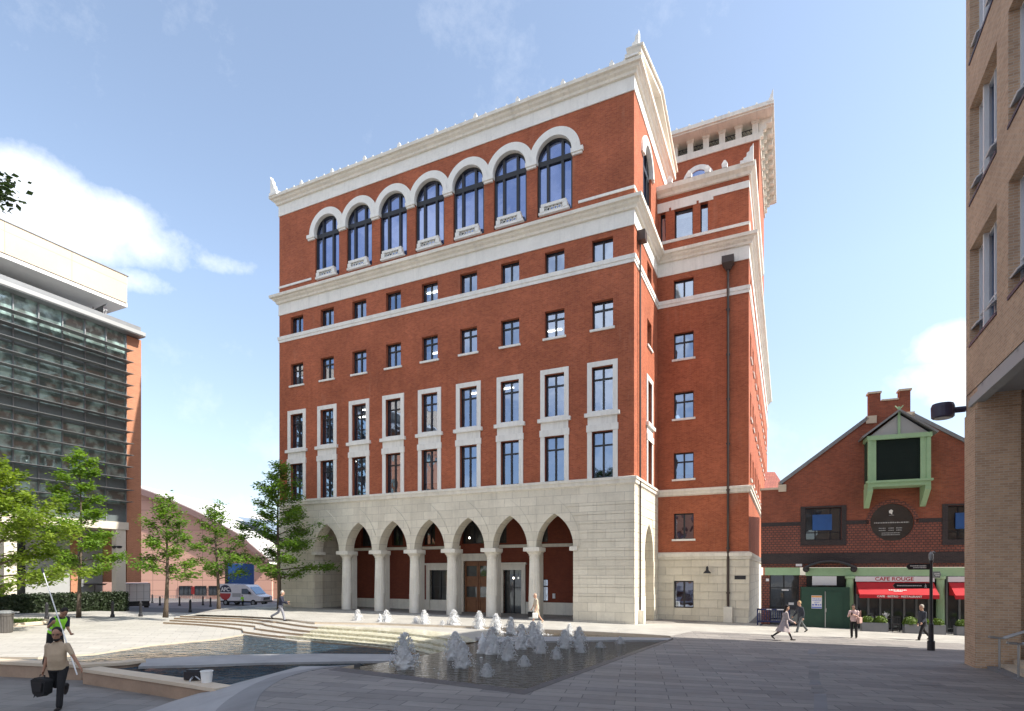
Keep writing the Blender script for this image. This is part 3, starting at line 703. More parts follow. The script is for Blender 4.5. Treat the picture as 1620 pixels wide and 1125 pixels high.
# ------- tower
TX0,TX1,TY0,TY1=-7.5,XA+.02,22.3,35.
tw=MB().box(TX0,TX1,TY0,TY1,23.0,41.4).build('tower',M['brick'],B)
t=MB(); t.box(TX0-.12,TX1+.12,TY0-.12,TY1+.12,41.4,42.0).build('tower_beam',M['stone_trim'],tw)
t=MB(); 
x=TX1-.35
cm=MB().box(-.26,.26,-.26,.26,42.0,43.25).box(-.34,.34,-.34,.34,43.0,43.25).mesh('tower_pier',M['stone_trim'])
for k in range(10): link('tower_pier',cm,tw,(TX1-.3-1.42*k,TY0+.25,0))
for k in range(1,9): link('tower_pier',cm,tw,(TX1-.3,TY0+.25+1.5*k,0)); link('tower_pier',cm,tw,(TX0+.3,TY0+.25+1.5*k,0))
t=MB()
for a in range(40):
    xx=TX1-.3-.33*a
    for s_ in(-1,1): t.obox((xx,TY0+.25,42.35),(.2*s_,0,.33),(0,.015,0),(.012,0,.012))
t.box(TX0,TX1-.3,TY0+.22,TY0+.28,42.68,42.73); t.build('tower_lattice',M['dark'],tw)
t=MB().box(TX0-1.1,TX1+1.1,TY0-1.1,TY1+1.1,43.25,43.4).box(TX0-1.25,TX1+1.25,TY0-1.25,TY1+1.25,43.4,43.75); t.build('tower_eaves',M['stone_trim'],tw)
bk=MB().box(0,1.05,-.2,.2,42.75,43.25).box(0,.6,-.2,.2,42.3,42.75).box(0,.35,-.2,.2,41.7,42.3).mesh('eaves_bracket',M['stone_trim'])
for k in range(9): link('eaves_bracket',bk,tw,(TX1,TY0+.3+1.5*k,0))
for k in range(14): o=link('tower_finial',fmm,tw,(TX1+1-1.15*k,TY0-1.1,43.73)); o.scale=(.8,.8,.8)
link('tower_finial',ac,tw,(TX1+1.2,TY0-1.1,43.78)).scale=(.6,.6,.75)
wo=arc(0,0,1.4,0,180,18)+arc(0,0,.95,180,0,18)
wx=(1120-1065)
o=MB().prism([(x+.75,z+39.25) for x,z in wo],FRONT(TY0),-.12,.02).build('tower_arch',M['stone_white'],tw)
MB().tess([[(x+.75,z+39.25) for x,z in arc(0,0,.95,0,180,18)]],FRONT(TY0-.02),0).build('tower_window',M['glass_arch'],tw)
# ---------------------------------------------------------------- ground, terraces and pools
def slab(name,poly,lev,mat,th=.6,mats=None,side=None):
    mb=MB(); top=lambda u,v,d:(u,v,plane(u,v)+lev+d)
    mb.tess([poly],top,0.); n=len(poly)
    mb.add([top(*p,0) for p in poly]+[top(*p,-th) for p in poly],[(i,(i+1)%n,n+(i+1)%n,n+i) for i in range(n)],1 if side else 0)
    o=mb.build(name,[mat,side] if side else mat); return tag(o,kind='structure')
def PX(pts,l): return [G(x,y,l) for x,y in pts]
# base sheet: the lower street, reaching the horizon
gb=MB(); xs=[-900,-300,-90,-60,-40,-30,-20,-10,0,10,20,40,90,300,900]; ys=[-900,-200,-30,-10,0,20,40,60,80,110,200,400,1200]
for j,y in enumerate(ys):
    for i,x in enumerate(xs): gb.v.append((x,y,plane(x,y)-1.05))
nx=len(xs)
gb.f=[(j*nx+i,j*nx+i+1,(j+1)*nx+i+1,(j+1)*nx+i) for j in range(len(ys)-1) for i in range(nx-1)]; gb.m=[0]*len(gb.f)
tag(gb.build('ground',M['road']),kind='structure')
# steps: one slab per level, front edge = dry flight then cascade edge
dry=[[(258,984.2),(310,986.9),(352,990.4),(383,994.4)],[(268,980.4),(322,983.4),(371,986.5),(404,990)],[(275,977.1),(334,979.9),(381,981.8),(415,985.7)],
     [(284.6,974),(345.6,976.8),(399.5,978.7),(432.4,982.9)],[(310,970.5),(369,973.5),(416,975.7),(440,977.5)]]
cas=[[(385,998.5),(430,1004.5),(500,1011),(560,1016),(630,1024),(670,1032.5),(690,1038)],[(404,993.5),(460,1001),(520,1006.5),(580,1011.5),(640,1018.5),(682,1026.5),(705,1032)],
     [(422,988),(472,996),(530,1001),(600,1006.5),(650,1012),(692,1019),(722,1025)],[(437,983),(485,990),(540,994.5),(600,998),(660,1004),(705,1010.5),(737,1017)],
     [(453,979),(498,985),(560,989),(640,991.5),(700,997),(738,1004),(754,1012)]]
def smooth(p,k=3):
    o=[]
    n=len(p)
    for i in range(n-1):
        p0,p1,p2,p3=p[max(i-1,0)],p[i],p[i+1],p[min(i+2,n-1)]
        for j in range(k):
            t=j/k; o.append(tuple(.5*((2*b)+(c-a)*t+(2*a-5*b+4*c-d)*t*t+(-a+3*b-3*c+d)*t**3) for a,b,c,d in zip(p0,p1,p2,p3)))
    return o+[p[-1]]
NOSE=[]
for k in range(5):
    l=-.5+.1*(k+1)
    a=smooth(PX(dry[k],l)); b=smooth(PX(cas[k],l)); NOSE.append(a+b)
    if k==4: continue
    e=b[-1]
    poly=a+b+[(e[0]+.8,e[1]+2.),(e[0]+.5,40),(a[0][0],43)]
    slab('terrace_step',poly,l,M['pave_light'],.35,side=M['riser_shaded'])
TN=NOSE[4]
basin_edge=[(498,984.2),(600,986),(750,991),(900,997.5),(1020,1003.5),(1060,1006)]
be=PX(basin_edge,0)
# upper terrace: building forecourt, right-hand square and the paving in front of the fountain basin
rim_o=PX([(1066,1011.5),(830,1098.5),(520,1060)],0)
inner=smooth(PX([(560,1052),(505,1059),(462,1069),(432,1083),(412,1100),(402,1125)],0))+[(-3.6,8.2),(-3.4,5.),(-3.0,-25)]
dryT=smooth(PX(dry[4],0)); casT=smooth(PX(cas[4],0))
outT=dryT+casT[:4]+be+rim_o+inner+[(60,-25),(60,62),(-21.5,62),(-21.5,43)]
slab('plaza_paving',outT,0.,M['pave'],.5,side=M['stone_step'])
# pale paving along the front of the building (a sheet 4 mm above)
pl=[G(*p) for p in [(300,972),(380,974.5),(440,977.8),(453,979.5),(498,983.8),(600,985.6),(750,990.6),(900,997),(1020,1003),(1062,1006)]]+[(9.5,30.5),(14,28.9),(22,26.2),(34,22.5),(40,30),(16.5,38.5),(14.,38.5),(6.5,34.5),(-18,46),(-19.5,45.5)]
slab('pale_forecourt_paving',pl,.005,M['pave_light'],.003)
# strip of pale flags crossing the right-hand square
mb=MB()
q=[(1240,1025),(1255,1050),(1262,1075),(1270,1085),(1290,1130)]
seq=[(1280,1027,1294,1035,1),(1281,1048,1297,1075,2),(1282,1076,1300,1084,1),(1284,1086,1305,1096,2),(1288,1098,1312,1150,1)]
for i,(x0,y0,x1,y1,k) in enumerate(seq):
    w=(x1-x0)
    pts=[G(x0,y0),G(x0+w*.8,y0),G(x1,y1),G(x1-w*.8-6,y1)]
    mb.add([(u,v,plane(u,v)+.006) for u,v in pts],[(0,1,2,3)],k)
for (x,y) in ((1322,1041),(1450,1082),(1200,1045),(1395,1021)):
    pts=[G(x-8,y-1.2),G(x+42,y+1),G(x+42,y+4),G(x-8,y+2.2)]
    mb.add([(u,v,plane(u,v)+.005) for u,v in pts],[(0,1,2,3)],2)
tag(mb.build('paving_inlay',[M['pave_band'],M['pave_band_dark'],M['pave_sunk']]),kind='structure')
# left plaza
e4=smooth(PX(cas[0],-.4))
lp=[(-70,44),(-21.,44),(-14,40)]+[(-7.,27)]+PX([(470,1014),(385,1003.5),(345,1010.5),(240,1020),(150,1034)],-.5)+PX([(60,1040),(0,1039)],-.5)+[(-26,16.5),(-70,16.5)]
slab('left_plaza_paving',lp,-.5,M['pave_light'],.5,side=M['stone_step'])
slab('pavement',[(-70,44),(-21.5,44),(-21.5,52),(-70,52)],-.62,M['asphalt'],.5)
# sunken paving in front of the walls
slab('sunken_paving',[(-70,19),(-14,19),(-9,16),(-4.4,14.5),(-3.4,11.),(-3.4,-25),(-70,-25)],-.78,M['pave_sunk'],.2)
# curved ramp bands between the upper square and the sunken paving
mid=[(520,1054),(446,1066),(402,1082),(372,1099),(350,1115),(338,1130),(330,1165)]
innr=[(560,1051.5),(505,1058.6),(462,1068.6),(432,1082.6),(412,1099.6),(402,1125),(396,1165)]
outr=[(475,1054,-.30),(430,1066,-.32),(380,1079,-.34),(335,1091,-.45),(290,1104,-.6),(245,1119.5,-.76),(170,1150,-.77)]
def strip(name,a,b,mat,k=4):
    a=smooth(a,k); b=smooth(b,k); n=len(a); mb=MB()
    mb.add([(x,y,plane(x,y)+l) for x,y,l in a]+[(x,y,plane(x,y)+l) for x,y,l in b],[(i,i+1,n+i+1,n+i) for i in range(n-1)])
    return tag(mb.build(name,mat,smooth=True),kind='structure')
def P3(px,l): return (*G(px[0],px[1],l),l)
li=[.002]*7; lm_=[-.12,-.13,-.14,-.17,-.2,-.24,-.25]
strip('curved_ramp',[P3(p,l) for p,l in zip(innr,li)],[P3(p,l) for p,l in zip(mid,lm_)],M['pave_band_dark'])
strip('curved_ramp',[P3(p,l) for p,l in zip(mid,lm_)],[P3(p[:2],p[2]) for p in outr],M['pave_band'])
# water
def sheet(name,poly,l,mat): 
    mb=MB(); mb.tess([poly],lambda u,v,d:(u,v,plane(u,v)+l),0.); return tag(mb.build(name,mat),kind='structure')
sheet('upper_basin_water',[(x,y) for x,y in casT[3:]]+PX([(1058,1010),(1060,1006)],0)+[(9,30),(-2,40),(-17,44)],-.16,M['water_low'])
sheet('middle_pool_water',PX([(-30,1026),(150,1026),(385,1000),(470,1006),(560,1012),(640,1022),(720,1036),(720,1048),(560,1053),(380,1056),(180,1062),(100,1060)],-.56),-.56,M['water'])
sheet('lower_pool_water',PX([(130,1060),(219,1050),(404,1047),(600,1044),(540,1062),(430,1078),(360,1100)],-.5),-.5,M['water'])
sheet('fountain_basin_water',PX([(1050,1013.5),(830,1094),(528,1058),(690,1030),(760,1012)],0),-.07,M['water_low'])
# rim of dark granite round the square basin
def ribbon(name,a,b,l0,th,mat):
    n=len(a); mb=MB(); f=lambda p,d:(p[0],p[1],plane(*p)+l0+d)
    mb.add([f(p,0) for p in a]+[f(p,0) for p in b]+[f(p,-th) for p in a]+[f(p,-th) for p in b],
        [q for i in range(n-1) for q in ((i,i+1,n+i+1,n+i),(i,i+1,2*n+i+1,2*n+i),(n+i,n+i+1,3*n+i+1,3*n+i))]+[(0,n,3*n,2*n),(n-1,2*n-1,4*n-1,3*n-1)])
    return tag(mb.build(name,mat),kind='structure')
ribbon('basin_rim',PX([(1066,1011),(830,1098.5),(520,1060),(560,1051)],0),PX([(1046,1015.5),(829,1091.5),(536,1056),(570,1049)],0),.006,.2,M['rim'])
# flat stone bridges between the pools
def bridge(a,b,l,th):
    o=ribbon('footbridge',PX(a,l),PX(b,l),l,th,M['pave_band']); return o
bridge([(231,1042),(300,1038.6),(380,1035.7),(500,1034),(620,1035),(690,1040)],[(219,1054),(300,1052.5),(404,1048.6),(500,1047),(610,1045.5),(660,1044)],-.40,.08)
bridge([(752,1007.5),(860,1007),(960,1007.5),(1064,1009)],[(770,1016.5),(870,1014),(970,1012.5),(1056,1012.5)],.0,.1)
# low walls of the pool with their copings
def poolwall(name,pts,l,h,th,label):
    w=PX(pts,l); n=len(w); off=[]
    for i in range(n):
        d=Vector((w[min(i+1,n-1)][0]-w[max(i-1,0)][0],w[min(i+1,n-1)][1]-w[max(i-1,0)][1])).normalized(); off.append(Vector((-d.y,d.x)))
    bk=[(p[0]+o.x*th,p[1]+o.y*th) for p,o in zip(w,off)]
    fr=[(p[0]-o.x*.05,p[1]-o.y*.05) for p,o in zip(w,off)]; bk2=[(p[0]+o.x*.05,p[1]+o.y*.05) for p,o in zip(bk,off)]
    def rib(a,b,l0,t,mat,nm,par):
        mb=MB(); f=lambda p,d:(p[0],p[1],plane(*p)+l0+d); k=len(a)
        mb.add([f(p,0) for p in a]+[f(p,0) for p in b]+[f(p,-t) for p in a]+[f(p,-t) for p in b],
          [q for i in range(k-1) for q in ((i,i+1,k+i+1,k+i),(i,i+1,2*k+i+1,2*k+i),(k+i,k+i+1,3*k+i+1,3*k+i),(2*k+i,2*k+i+1,3*k+i+1,3*k+i))]+[(0,k,3*k,2*k),(k-1,2*k-1,4*k-1,3*k-1)])
        return mb.build(nm,mat,par)
    o=rib(w,bk,l-.09,h,M['wall_sand'],name,None); tag(o,label,'wall')
    rib(fr,bk2,l,.09,M['stone_step'],'coping',o); return o
poolwall('pool_wall',[(-420,1036),(-120,1041.5),(0,1046),(72,1049.5),(128,1051.5),(200,1047.5),(229,1043.5)],-.32,.6,.42,'low sandstone wall with coping running off behind the walking man at far left')
poolwall('pool_wall',[(131,1057.5),(180,1064.5),(240,1073),(290,1080.5),(343,1089)],-.34,.6,.42,'low angled sandstone wall with pale coping, black pump resting on it')
# ---------------------------------------------------------------- left: glazed office building
Lo=(-25.7,38.8); LB=thing('glazed_office_building','glass-fronted office building with dark horizontal louvres and cream overhanging roof','office building',(Lo[0]*1.263,Lo[1]*1.263,-.631),ANG); LB.scale=(1.263,)*3
LF=SIDE(0.); yE=-18.
g=0
mb=MB()
zs=[5.75,7.72,8.68,11.57,12.53,15.42,16.38,18.3]
ym=[-.12-1.25*k for k in range(15)]
mb=MB().box(-14,-.10,yE,-.1,5.75,18.3); mb.build('body',M['void'],LB)
for z0,z1,sp in ((5.75,6.9,1),(6.9,7.72,0),(7.72,8.6,1),(8.6,11.57,0),(11.57,12.45,1),(12.45,15.42,0),(15.42,16.3,1),(16.3,18.3,0)):
    if sp: MB().box(-.1,-.045,yE,-.12,z0,z1-.004).build('spandrel',M['spandrel'],LB)
    else:
        for k in range(len(ym)-1): MB().add([(-.06,ym[k],z0),(-.06,ym[k+1],z0),(-.06,ym[k+1],z1),(-.06,ym[k],z1)],[(0,1,2,3)]).build('glazing',M['glass_teal'],LB)
mm=MB().box(-.06,.05,-.03,.03,5.76,18.29).mesh('mullion',M['lead'])
for y in ym: link('mullion',mm,LB,(0,y,0))
lv=MB(); lv.add([(.1,yE,.05),(.78,yE,-.01),(.78,yE,-.035),(.1,yE,-.0),(.1,-.05,.05),(.78,-.05,-.01),(.78,-.05,-.035),(.1,-.05,.0)],[(0,1,5,4),(1,2,6,5),(2,3,7,6),(3,0,4,7),(0,3,2,1),(4,5,6,7)])
for y in ym[::2]: lv.box(.0,.7,y-.02,y+.02,-.04,.02)
lvm=lv.mesh('louvre',M['louver'])
for k in range(14): link('louvre',lvm,LB,(0,0,17.1-.77*k))
MB().box(-14,.0,-.05,.9,1.75,18.25).build('brick_end_wall',M['brick_orange'],LB)
MB().box(-14,.62,yE-16,.80,18.3,18.62).box(-14,.45,yE-16,.6,18.62,18.95).build('eaves',M['lead'],LB)
MB().box(.62,.66,yE-16,.80,18.36,18.60).build('eaves_edge',M['soffit'],LB)
MB().box(-13,.1,yE-16,-.1,20.36,22.15).build('roof_fascia',M['cream_panel'],LB)
MB().box(-13,.05,yE-16,-.05,20.1,20.36).build('roof_edge',M['white'],LB)
MB().box(-13.2,.14,yE-16,.0,22.15,22.2).build('roof_capping',M['lead'],LB)
MB().box(-12,-3.2,yE-16,-3.5,18.9,20.1).build('penthouse',M['spandrel'],LB)
r=MB()
for q in range(2): r.tube((-2.2+.5*q,-1.2,18.95),(-2.2+.5*q,-1.2,20.0),.05); r.tube((-2.2,-1.2,19.3+.4*q),(-.2,-1.2,19.5+.4*q),.04)
r.box(-1.4,-.4,-1.3,-1.1,19.2,19.75); r.build('maintenance_cradle',M['steel'],LB)
MB().box(-2.4,.12,yE-16,.0,5.25,5.74).build('beam',M['cream'],LB)
for y in (-.45,-6.5,-12.5,-18.5): MB().box(-.45,.05,y-.3,y+.3,-2.,5.25).build('column',M['cream'],LB)
MB().box(-14,-2.6,yE,-.1,-2.,5.7).build('ground_floor_wall',M['soffit'],LB)  # grey instead of cream: shade under the building is put into the colour
for y in (-1.9,): MB().box(-2.6,-2.5,y-.2,y+.2,-1.5,5.25).build('brick_pier',M['brick_orange'],LB)
MB().box(-2.6,-2.53,yE,-4.6,-1.,4.6).build('shopfront_glass',M['glass_dark'],LB)
# brick wing of the same building nearer the viewer (left of the frame)
bw=MB(); hs=[rect(y,y+1.2,z,z+2.0) for y in [yE-15+2.6*k for k in range(6)] for z in (7,11,15)]
bw.panel(rect(yE-16,yE,-1.5,18.3),hs,LF,.25); bw.build('brick_wing',M['brick_orange'],LB)
MB().box(-.27,-.25,yE-16,yE,6,18).build('wing_glazing',M['glass_teal'],LB)
# ---------------------------------------------------------------- pink hall with the curved roof
H0=(-52.,84.); HB=thing('curved_roof_hall','pink panelled hall with curved grey roof behind the white van','hall',(H0[0],H0[1],-1.6),0.)
def hx(px): return (px-CXP)/FPX*84+52
def hz(py): return CAMH+(YHP-py)/FPX*84+1.6
cur=smooth([(hx(x),hz(y)) for x,y in ((150,762),(190,769),(224,779.6),(249,788),(284.5,802.7),(320,818.7),(355.6,838),(384,854),(405,872),(430,893))],3)
MB().prism([(hx(150),-.5)]+[(hx(430),-.5)]+cur[::-1],FRONT(0),0,.5).build('wall',M['pink'],HB)
n=len(cur); rb=MB(); rb.add([(x,-.9,z+.05) for x,z in cur]+[(x,40,z+.05) for x,z in cur]+[(x,-.9,z+.75) for x,z in cur]+[(x,40,z+.75) for x,z in cur],
   [q for i in range(n-1) for q in ((i,i+1,n+i+1,n+i),(2*n+i,2*n+i+1,3*n+i+1,3*n+i),(i,i+1,2*n+i+1,2*n+i))]); rb.build('roof',M['roofpale'],HB); eb=MB(); eb.add([(x,-1.0,z-.25) for x,z in cur]+[(x,-.88,z-.25) for x,z in cur]+[(x,-1.0,z+.6) for x,z in cur]+[(x,-.88,z+.6) for x,z in cur],[q for i in range(n-1) for q in ((i,i+1,n+i+1,n+i),(i,i+1,2*n+i+1,2*n+i),(2*n+i,2*n+i+1,3*n+i+1,3*n+i))]); eb.build('roof_edge',M['roofpink'],HB)
MB().add([(hx(330),8,hz(808)),(hx(470),8,hz(880)),(hx(470),30,hz(880)),(hx(330),30,hz(800))],[(0,1,2,3)]).build('lower_roof',M['roofblue'],HB)
MB().box(hx(400),hx(520),6,20,-.5,hz(868)).build('side_block',M['pink'],HB)
wn=MB().add([(0,-.02,0),(3.6,-.02,0),(3.6,-.02,1.2),(0,-.02,1.2)],[(0,1,2,3)]).mesh('window',M['glass_dark'])
wf=MB().box(-.06,3.66,-.1,-.03,-.08,0).box(-.06,3.66,-.1,-.03,1.2,1.28).box(-.08,0,-.1,-.03,-.08,1.28).box(3.6,3.68,-.1,-.03,-.08,1.28).box(1.2,1.26,-.1,-.03,0,1.2).box(2.4,2.46,-.1,-.03,0,1.2).mesh('frame',M['frame'])
for px in (284,309,331): o=link('window',wn,HB,(hx(px),-.03,hz(941))); link('frame',wf,o); o.scale.x=.52 if px==284 else .45
MB().box(hx(302.5),hx(308),-.06,-.02,hz(940),hz(928)).build('notice',M['reddecal'],HB)
MB().box(hx(226),hx(228),-.8,0,hz(892),hz(884)).build('security_camera',M['dark'],HB)
hd=MB().box(hx(405),hx(445),-9,-8.8,-.3,hz(893)); o=hd.build('blue_hoarding',M['blue'],None,(H0[0],H0[1],-1.6)); tag(o,'tall blue hoarding between the white van and the stone corner','hoarding')
MB().box(hx(405),hx(409),-9.1,-8.7,-.3,hz(890)).build('post',M['dark'],o)
# ---------------------------------------------------------------- cafe building on the right
K0=(16.3,37.3); KA=math.atan2(-.356,.934); KB=thing('cafe_building','gabled red brick warehouse-style building with green hoist bay and shopfronts','cafe building',(K0[0],K0[1],0),KA)
kw=MB(); KF=FRONT(0.); KX=24.
gab=[(-.25,5.5),(KX,5.5),(KX,4.6),(12.9,8.3),(7.9,11.75),(7.9,13.25),(7.35,13.25),(7.35,12.75),(6.37,12.75),(6.37,13.25),(5.77,13.25),(5.77,11.75),(1.05,8.15),(1.05,7.7),(-.25,7.7)]
gab[1]=(15.5,5.5); gab[2]=(15.5,6.5)
oval=[(6.96+1.13*math.cos(2*math.pi*i/32),5.43+1.13*math.sin(2*math.pi*i/32)) for i in range(32)]
w1=rect(2.29,4.29,4.43,6.45); w2=rect(9.74,11.74,4.33,6.3)
gab2=[(-.25,3.62)]+[(15.5,3.62)]+gab[2:]
kw.panel(gab2,[oval,w1,w2],KF,.3)
kw.prism(gab[2:]+[(15.5,6.4),(-.25,6.4)],FRONT(.45),0,.02) if False else None
kw.tess([gab2],FRONT(.5),0.)
n=len(gab2); kw.add([KF(*p,0) for p in gab2]+[KF(*p,.5) for p in gab2],[(i,(i+1)%n,n+(i+1)%n,n+i) for i in range(n)])
kw.build('wall',M['brick_cafe'],KB)
_m=MB(); _f=FRONT(-.012)
for q in (rect(-.25,2.02,3.62,5.35),rect(4.56,5.55,3.62,5.35),rect(2.02,4.56,3.62,4.10),rect(8.37,9.47,3.62,5.35),rect(9.47,12.01,3.62,4.0),rect(12.01,15.5,3.62,5.35),
    [(5.55,5.35),(5.55,3.62),(8.37,3.62),(8.37,5.35)]+[(6.96+1.36*math.cos(R(a)),5.43+1.36*math.sin(R(a))) for a in range(-4,-177,-8)]): _m.tess([q],_f,0.)
_m.build('plum_brick_panel',M['brick_dark'],KB)
_m=MB().box(-.26,2.02,-.03,.01,5.35,5.6).box(4.56,5.75,-.03,.01,5.35,5.6).box(8.17,9.47,-.03,.01,5.35,5.6).box(12.01,15.5,-.03,.01,5.35,5.6).box(-.27,15.5,-.06,.01,2.95,3.62); builds(_m,'black_brick_band',M['brick_black'],KB)
_m=MB().box(-.25,15.5,0,.4,2.73,2.95).box(-.25,.25,0,.4,-2,2.24).box(1.95,2.4,0,.4,-2,2.24); builds(_m,'shop_pier',M['brick_dark'],KB)
for r_,nm in ((w1,0),(w2,1)):
    x0,z0=r_[0]; x1,z1=r_[2]
    o=MB().panel(rect(x0-.27,x1+.27,z0-.33,z1+.1),[rect(x0,x1,z0,z1)],FRONT(-.05),.1,rim=True).build('window_surround',M['brick_black'],KB)
    MB().add([(x0,.25,z0),(x1,.25,z0),(x1,.25,z1),(x0,.25,z1)],[(0,1,2,3)]).build('glazing',M['glass_dark'],o)
    f=MB(); cxm=(x0+x1)/2
    for x in (x0,x0+.55,x1-.6,x1-.06): f.box(x,x+.06,.17,.26,z0,z1)
    f.box(x0,x1,.17,.26,z0,z0+.06).box(x0,x1,.17,.26,z1-.06,z1).box(x0,x1,.17,.26,z0+.45,z0+.51); f.build('frame',M['frame'],o)
    MB().box(x0+.42,x1-.5,.12,.17,z0+.62,z1-.42).build('blind',M['blue'],o)
# roofs
def slope(p0,p1,y0,y1,t,mat,nm,ov=0.):
    mb=MB(); d=Vector((p1[0]-p0[0],p1[1]-p0[1])).normalized(); nrm=Vector((-d.y,d.x)); nrm=nrm if nrm.y>0 else -nrm
    a=Vector(p0);b=Vector(p1); q=[a,b,b+nrm*t,a+nrm*t]
    return mb.prism([(v.x,v.y) for v in q],FRONT(0),y0,y1).build(nm,mat,KB)
slope((.9,8.02),(5.75,11.72),-.10,.75,.2,M['lead'],'gable_coping'); slope((7.92,11.72),(15.6,6.42),-.10,.75,.2,M['lead'],'gable_coping')
slope((.9,7.95),(6.8,12.4),.6,18,.12,M['tile'],'roof'); slope((6.8,12.4),(15.6,6.3),.6,18,.12,M['tile'],'roof')
_m=MB().box(-.3,1.1,-.06,.56,7.7,7.82).box(5.7,6.42,-.06,.56,13.25,13.36).box(7.3,7.97,-.06,.56,13.25,13.36).box(6.42,7.3,-.06,.56,12.75,12.84).box(.75,1.2,-.1,.3,7.55,8.0).box(5.6,6.15,-.1,.3,11.45,11.9).box(7.55,8.1,-.1,.3,11.5,11.95); builds(_m,'coping_stone',M['stone_step'],KB)
# green hoist bay
hb=MB(); x0,x1=5.5,8.62; yb=-1.15
hb.box(x0,x1,yb,0.,7.45,7.75).box(x0,x0+.2,yb,yb+.2,7.75,10.2).box(x1-.2,x1,yb,yb+.2,7.75,10.2).box(x0+.2,x0+.42,yb+.04,yb+.2,7.75,10.2).box(x1-.5,x1-.2,yb+.04,yb+.2,7.75,10.2)
hb.box(x0-.06,x1+.06,yb-.06,0,10.2,10.45).box(x0-.1,x1+.1,yb-.08,yb+.2,7.68,7.8)
for x in (x0-.02,x1-.26): hb.prism([(0,7.45),(yb*.95,7.45),(yb*.95,7.2),(-.12,6.35),(0,6.3)],SIDE(x,1) if False else (lambda X:(lambda u,v,d:(X+d,u,v)))(x),0,.28)
hoist=hb.build('hoist_bay',M['green'],KB)
MB().box(x0+.42,x1-.5,yb+.1,yb+.16,7.75,10.2).build('louvred_panel',M['louvre_green'],hoist)
_m=MB().box(x0+.02,x0+.1,yb+.2,0,7.75,10.2).box(x1-.1,x1-.02,yb+.2,0,7.75,10.2); builds(_m,'bay_cheek',M['green_dark'],hoist)
MB().prism([(x0+.1,10.45),(x1-.1,10.45),(7.06,11.62)],FRONT(yb+.05),0,.1).build('bay_pediment',M['soffit'],hoist)
b=MB()
for (a_,b_) in (((x0-.25,10.36),(7.06,11.75)),((x1+.25,10.36),(7.06,11.75))):
    d=Vector((b_[0]-a_[0],0,b_[1]-a_[1])); L=d.length; d.normalize(); nr=Vector((-d.z,0,d.x)); nr=nr if nr.z>0 else -nr
    b.obox(Vector(((a_[0]+b_[0])/2,yb/2-.06,(a_[1]+b_[1])/2))+nr*.06,d*(L/2+.03),(0,-yb/2+.12,0),nr*.05)
b.build('bay_roof',M['lead'],hoist)
MB().box(7.0,7.12,yb-.02,yb+.06,10.45,12.05).tube((7.06,yb,11.85),(7.26,yb,12.1),.03).tube((7.06,yb,11.85),(6.86,yb,12.1),.03).build('bay_finial',M['green'],hoist)
# round sign
ringp=[(6.96+1.36*math.cos(2*math.pi*i/32),5.43+1.36*math.sin(2*math.pi*i/32)) for i in range(32)]
o=MB().panel(ringp,[oval],FRONT(-.03),.06,rim=True).build('round_sign',M['brick_dark'],KB)
MB().tess([oval],FRONT(.12),0.).build('sign_face',M['glass_dark'],o)
MB().add([(6.94+dx,.11,5.43+dz) for dx,dz in ((-.10,.55),(-.12,.70),(0,.78),(.10,.70),(.06,.58),(.05,.44),(.0,.52))],[(0,1,2,3,4,5,6)]).build('sign_emblem',M['white_text'],o)
b=MB(); rr=random.Random(3)
def words(mb,x0,x1,z,h,y,rr):
    x=x0
    while x<x1: w=rr.uniform(.5,1.6)*h; mb.box(x,min(x+w,x1),y-.004,y,z,z+h*rr.uniform(.75,1.)); x+=w+h*.35
words(b,6.05,7.85,5.38,.075,.115,rr)
for z in (5.06,4.93): 
    for q in ((6.3,6.65),(6.8,7.08),(7.2,7.5)): words(b,*q,z,.05,.115,rr)
for z in (4.77,4.66): words(b,6.45,7.4,z,.05,.115,rr)
words(b,6.83,7.1,5.84,.04,.115,rr); b.build('sign_lettering',M['soffit'],o)
# shopfronts
_m=MB().box(-.05,1.98,-.12,.0,2.24,2.72).box(2.3,15.5,-.12,0,2.2,2.70); builds(_m,'shop_fascia',M['green'],KB)
_m=MB().box(.25,1.95,.25,.3,-2,2.24).box(2.4,15.4,.3,.35,-2,2.2); builds(_m,'shop_glazing',M['glass_dark'],KB)
m_=MB()
for x in (.25,1.05,1.88): m_.box(x,x+.07,.17,.26,-2,2.24)
m_.box(.25,1.95,.17,.26,1.4,1.46).box(.25,1.95,.17,.26,.1,.16); m_.build('shop_frame',M['frame'],KB)
_m=MB().box(.95,1.35,.1,.17,1.25,1.34).box(1.35,1.65,.1,.17,.35,.5); builds(_m,'shop_sticker',M['poster'],KB)
_m=MB().box(.02,.2,-.05,0,1.85,2.02).box(1.75,2.1,-.06,0,2.8,2.95); builds(_m,'alarm_box',M['poster'],KB)
for x in (4.72,9.35): MB().lathe((x,-.12,0),[(.24,-1.6),(.22,-1.2),(.2,2.0),(.27,2.05),(.27,2.19)],16).build('green_column',M['green'],KB)
# arched iron canopy over the boarded entrance
cn=MB(); pts=[(x,2.72+.38*(1-((x-3.6)/1.35)**2)**1 ) for x in [2.25+.1*k for k in range(28)]]
cn.path([(x,-.5,z) for x,z in pts],.07,6); cn.path([(x,-.1,z) for x,z in pts],.07,6)
for x,z in pts[::2]: cn.tube((x,-.5,z),(x,-.02,z),.03,n=5)
cn.add([(x,-.48,z+.05) for x,z in pts]+[(x,-.02,z+.05) for x,z in pts],[(i,i+1,29+i-1,28+i) for i in range(27)])
for x in (2.3,4.9): cn.ell((x,-.35,2.62),(.2,.12,.2),8,6)
cn.build('iron_canopy',M['dark'],KB)
o=MB().box(2.66,4.0,-.18,-.12,1.62,2.18).build('sign_panel',M['poster'],KB)
_m=MB().box(2.35,2.66,-.14,-.06,1.55,2.2).box(4.0,4.45,-.14,-.06,1.55,2.2); builds(_m,'sign_surround',M['void'],KB)
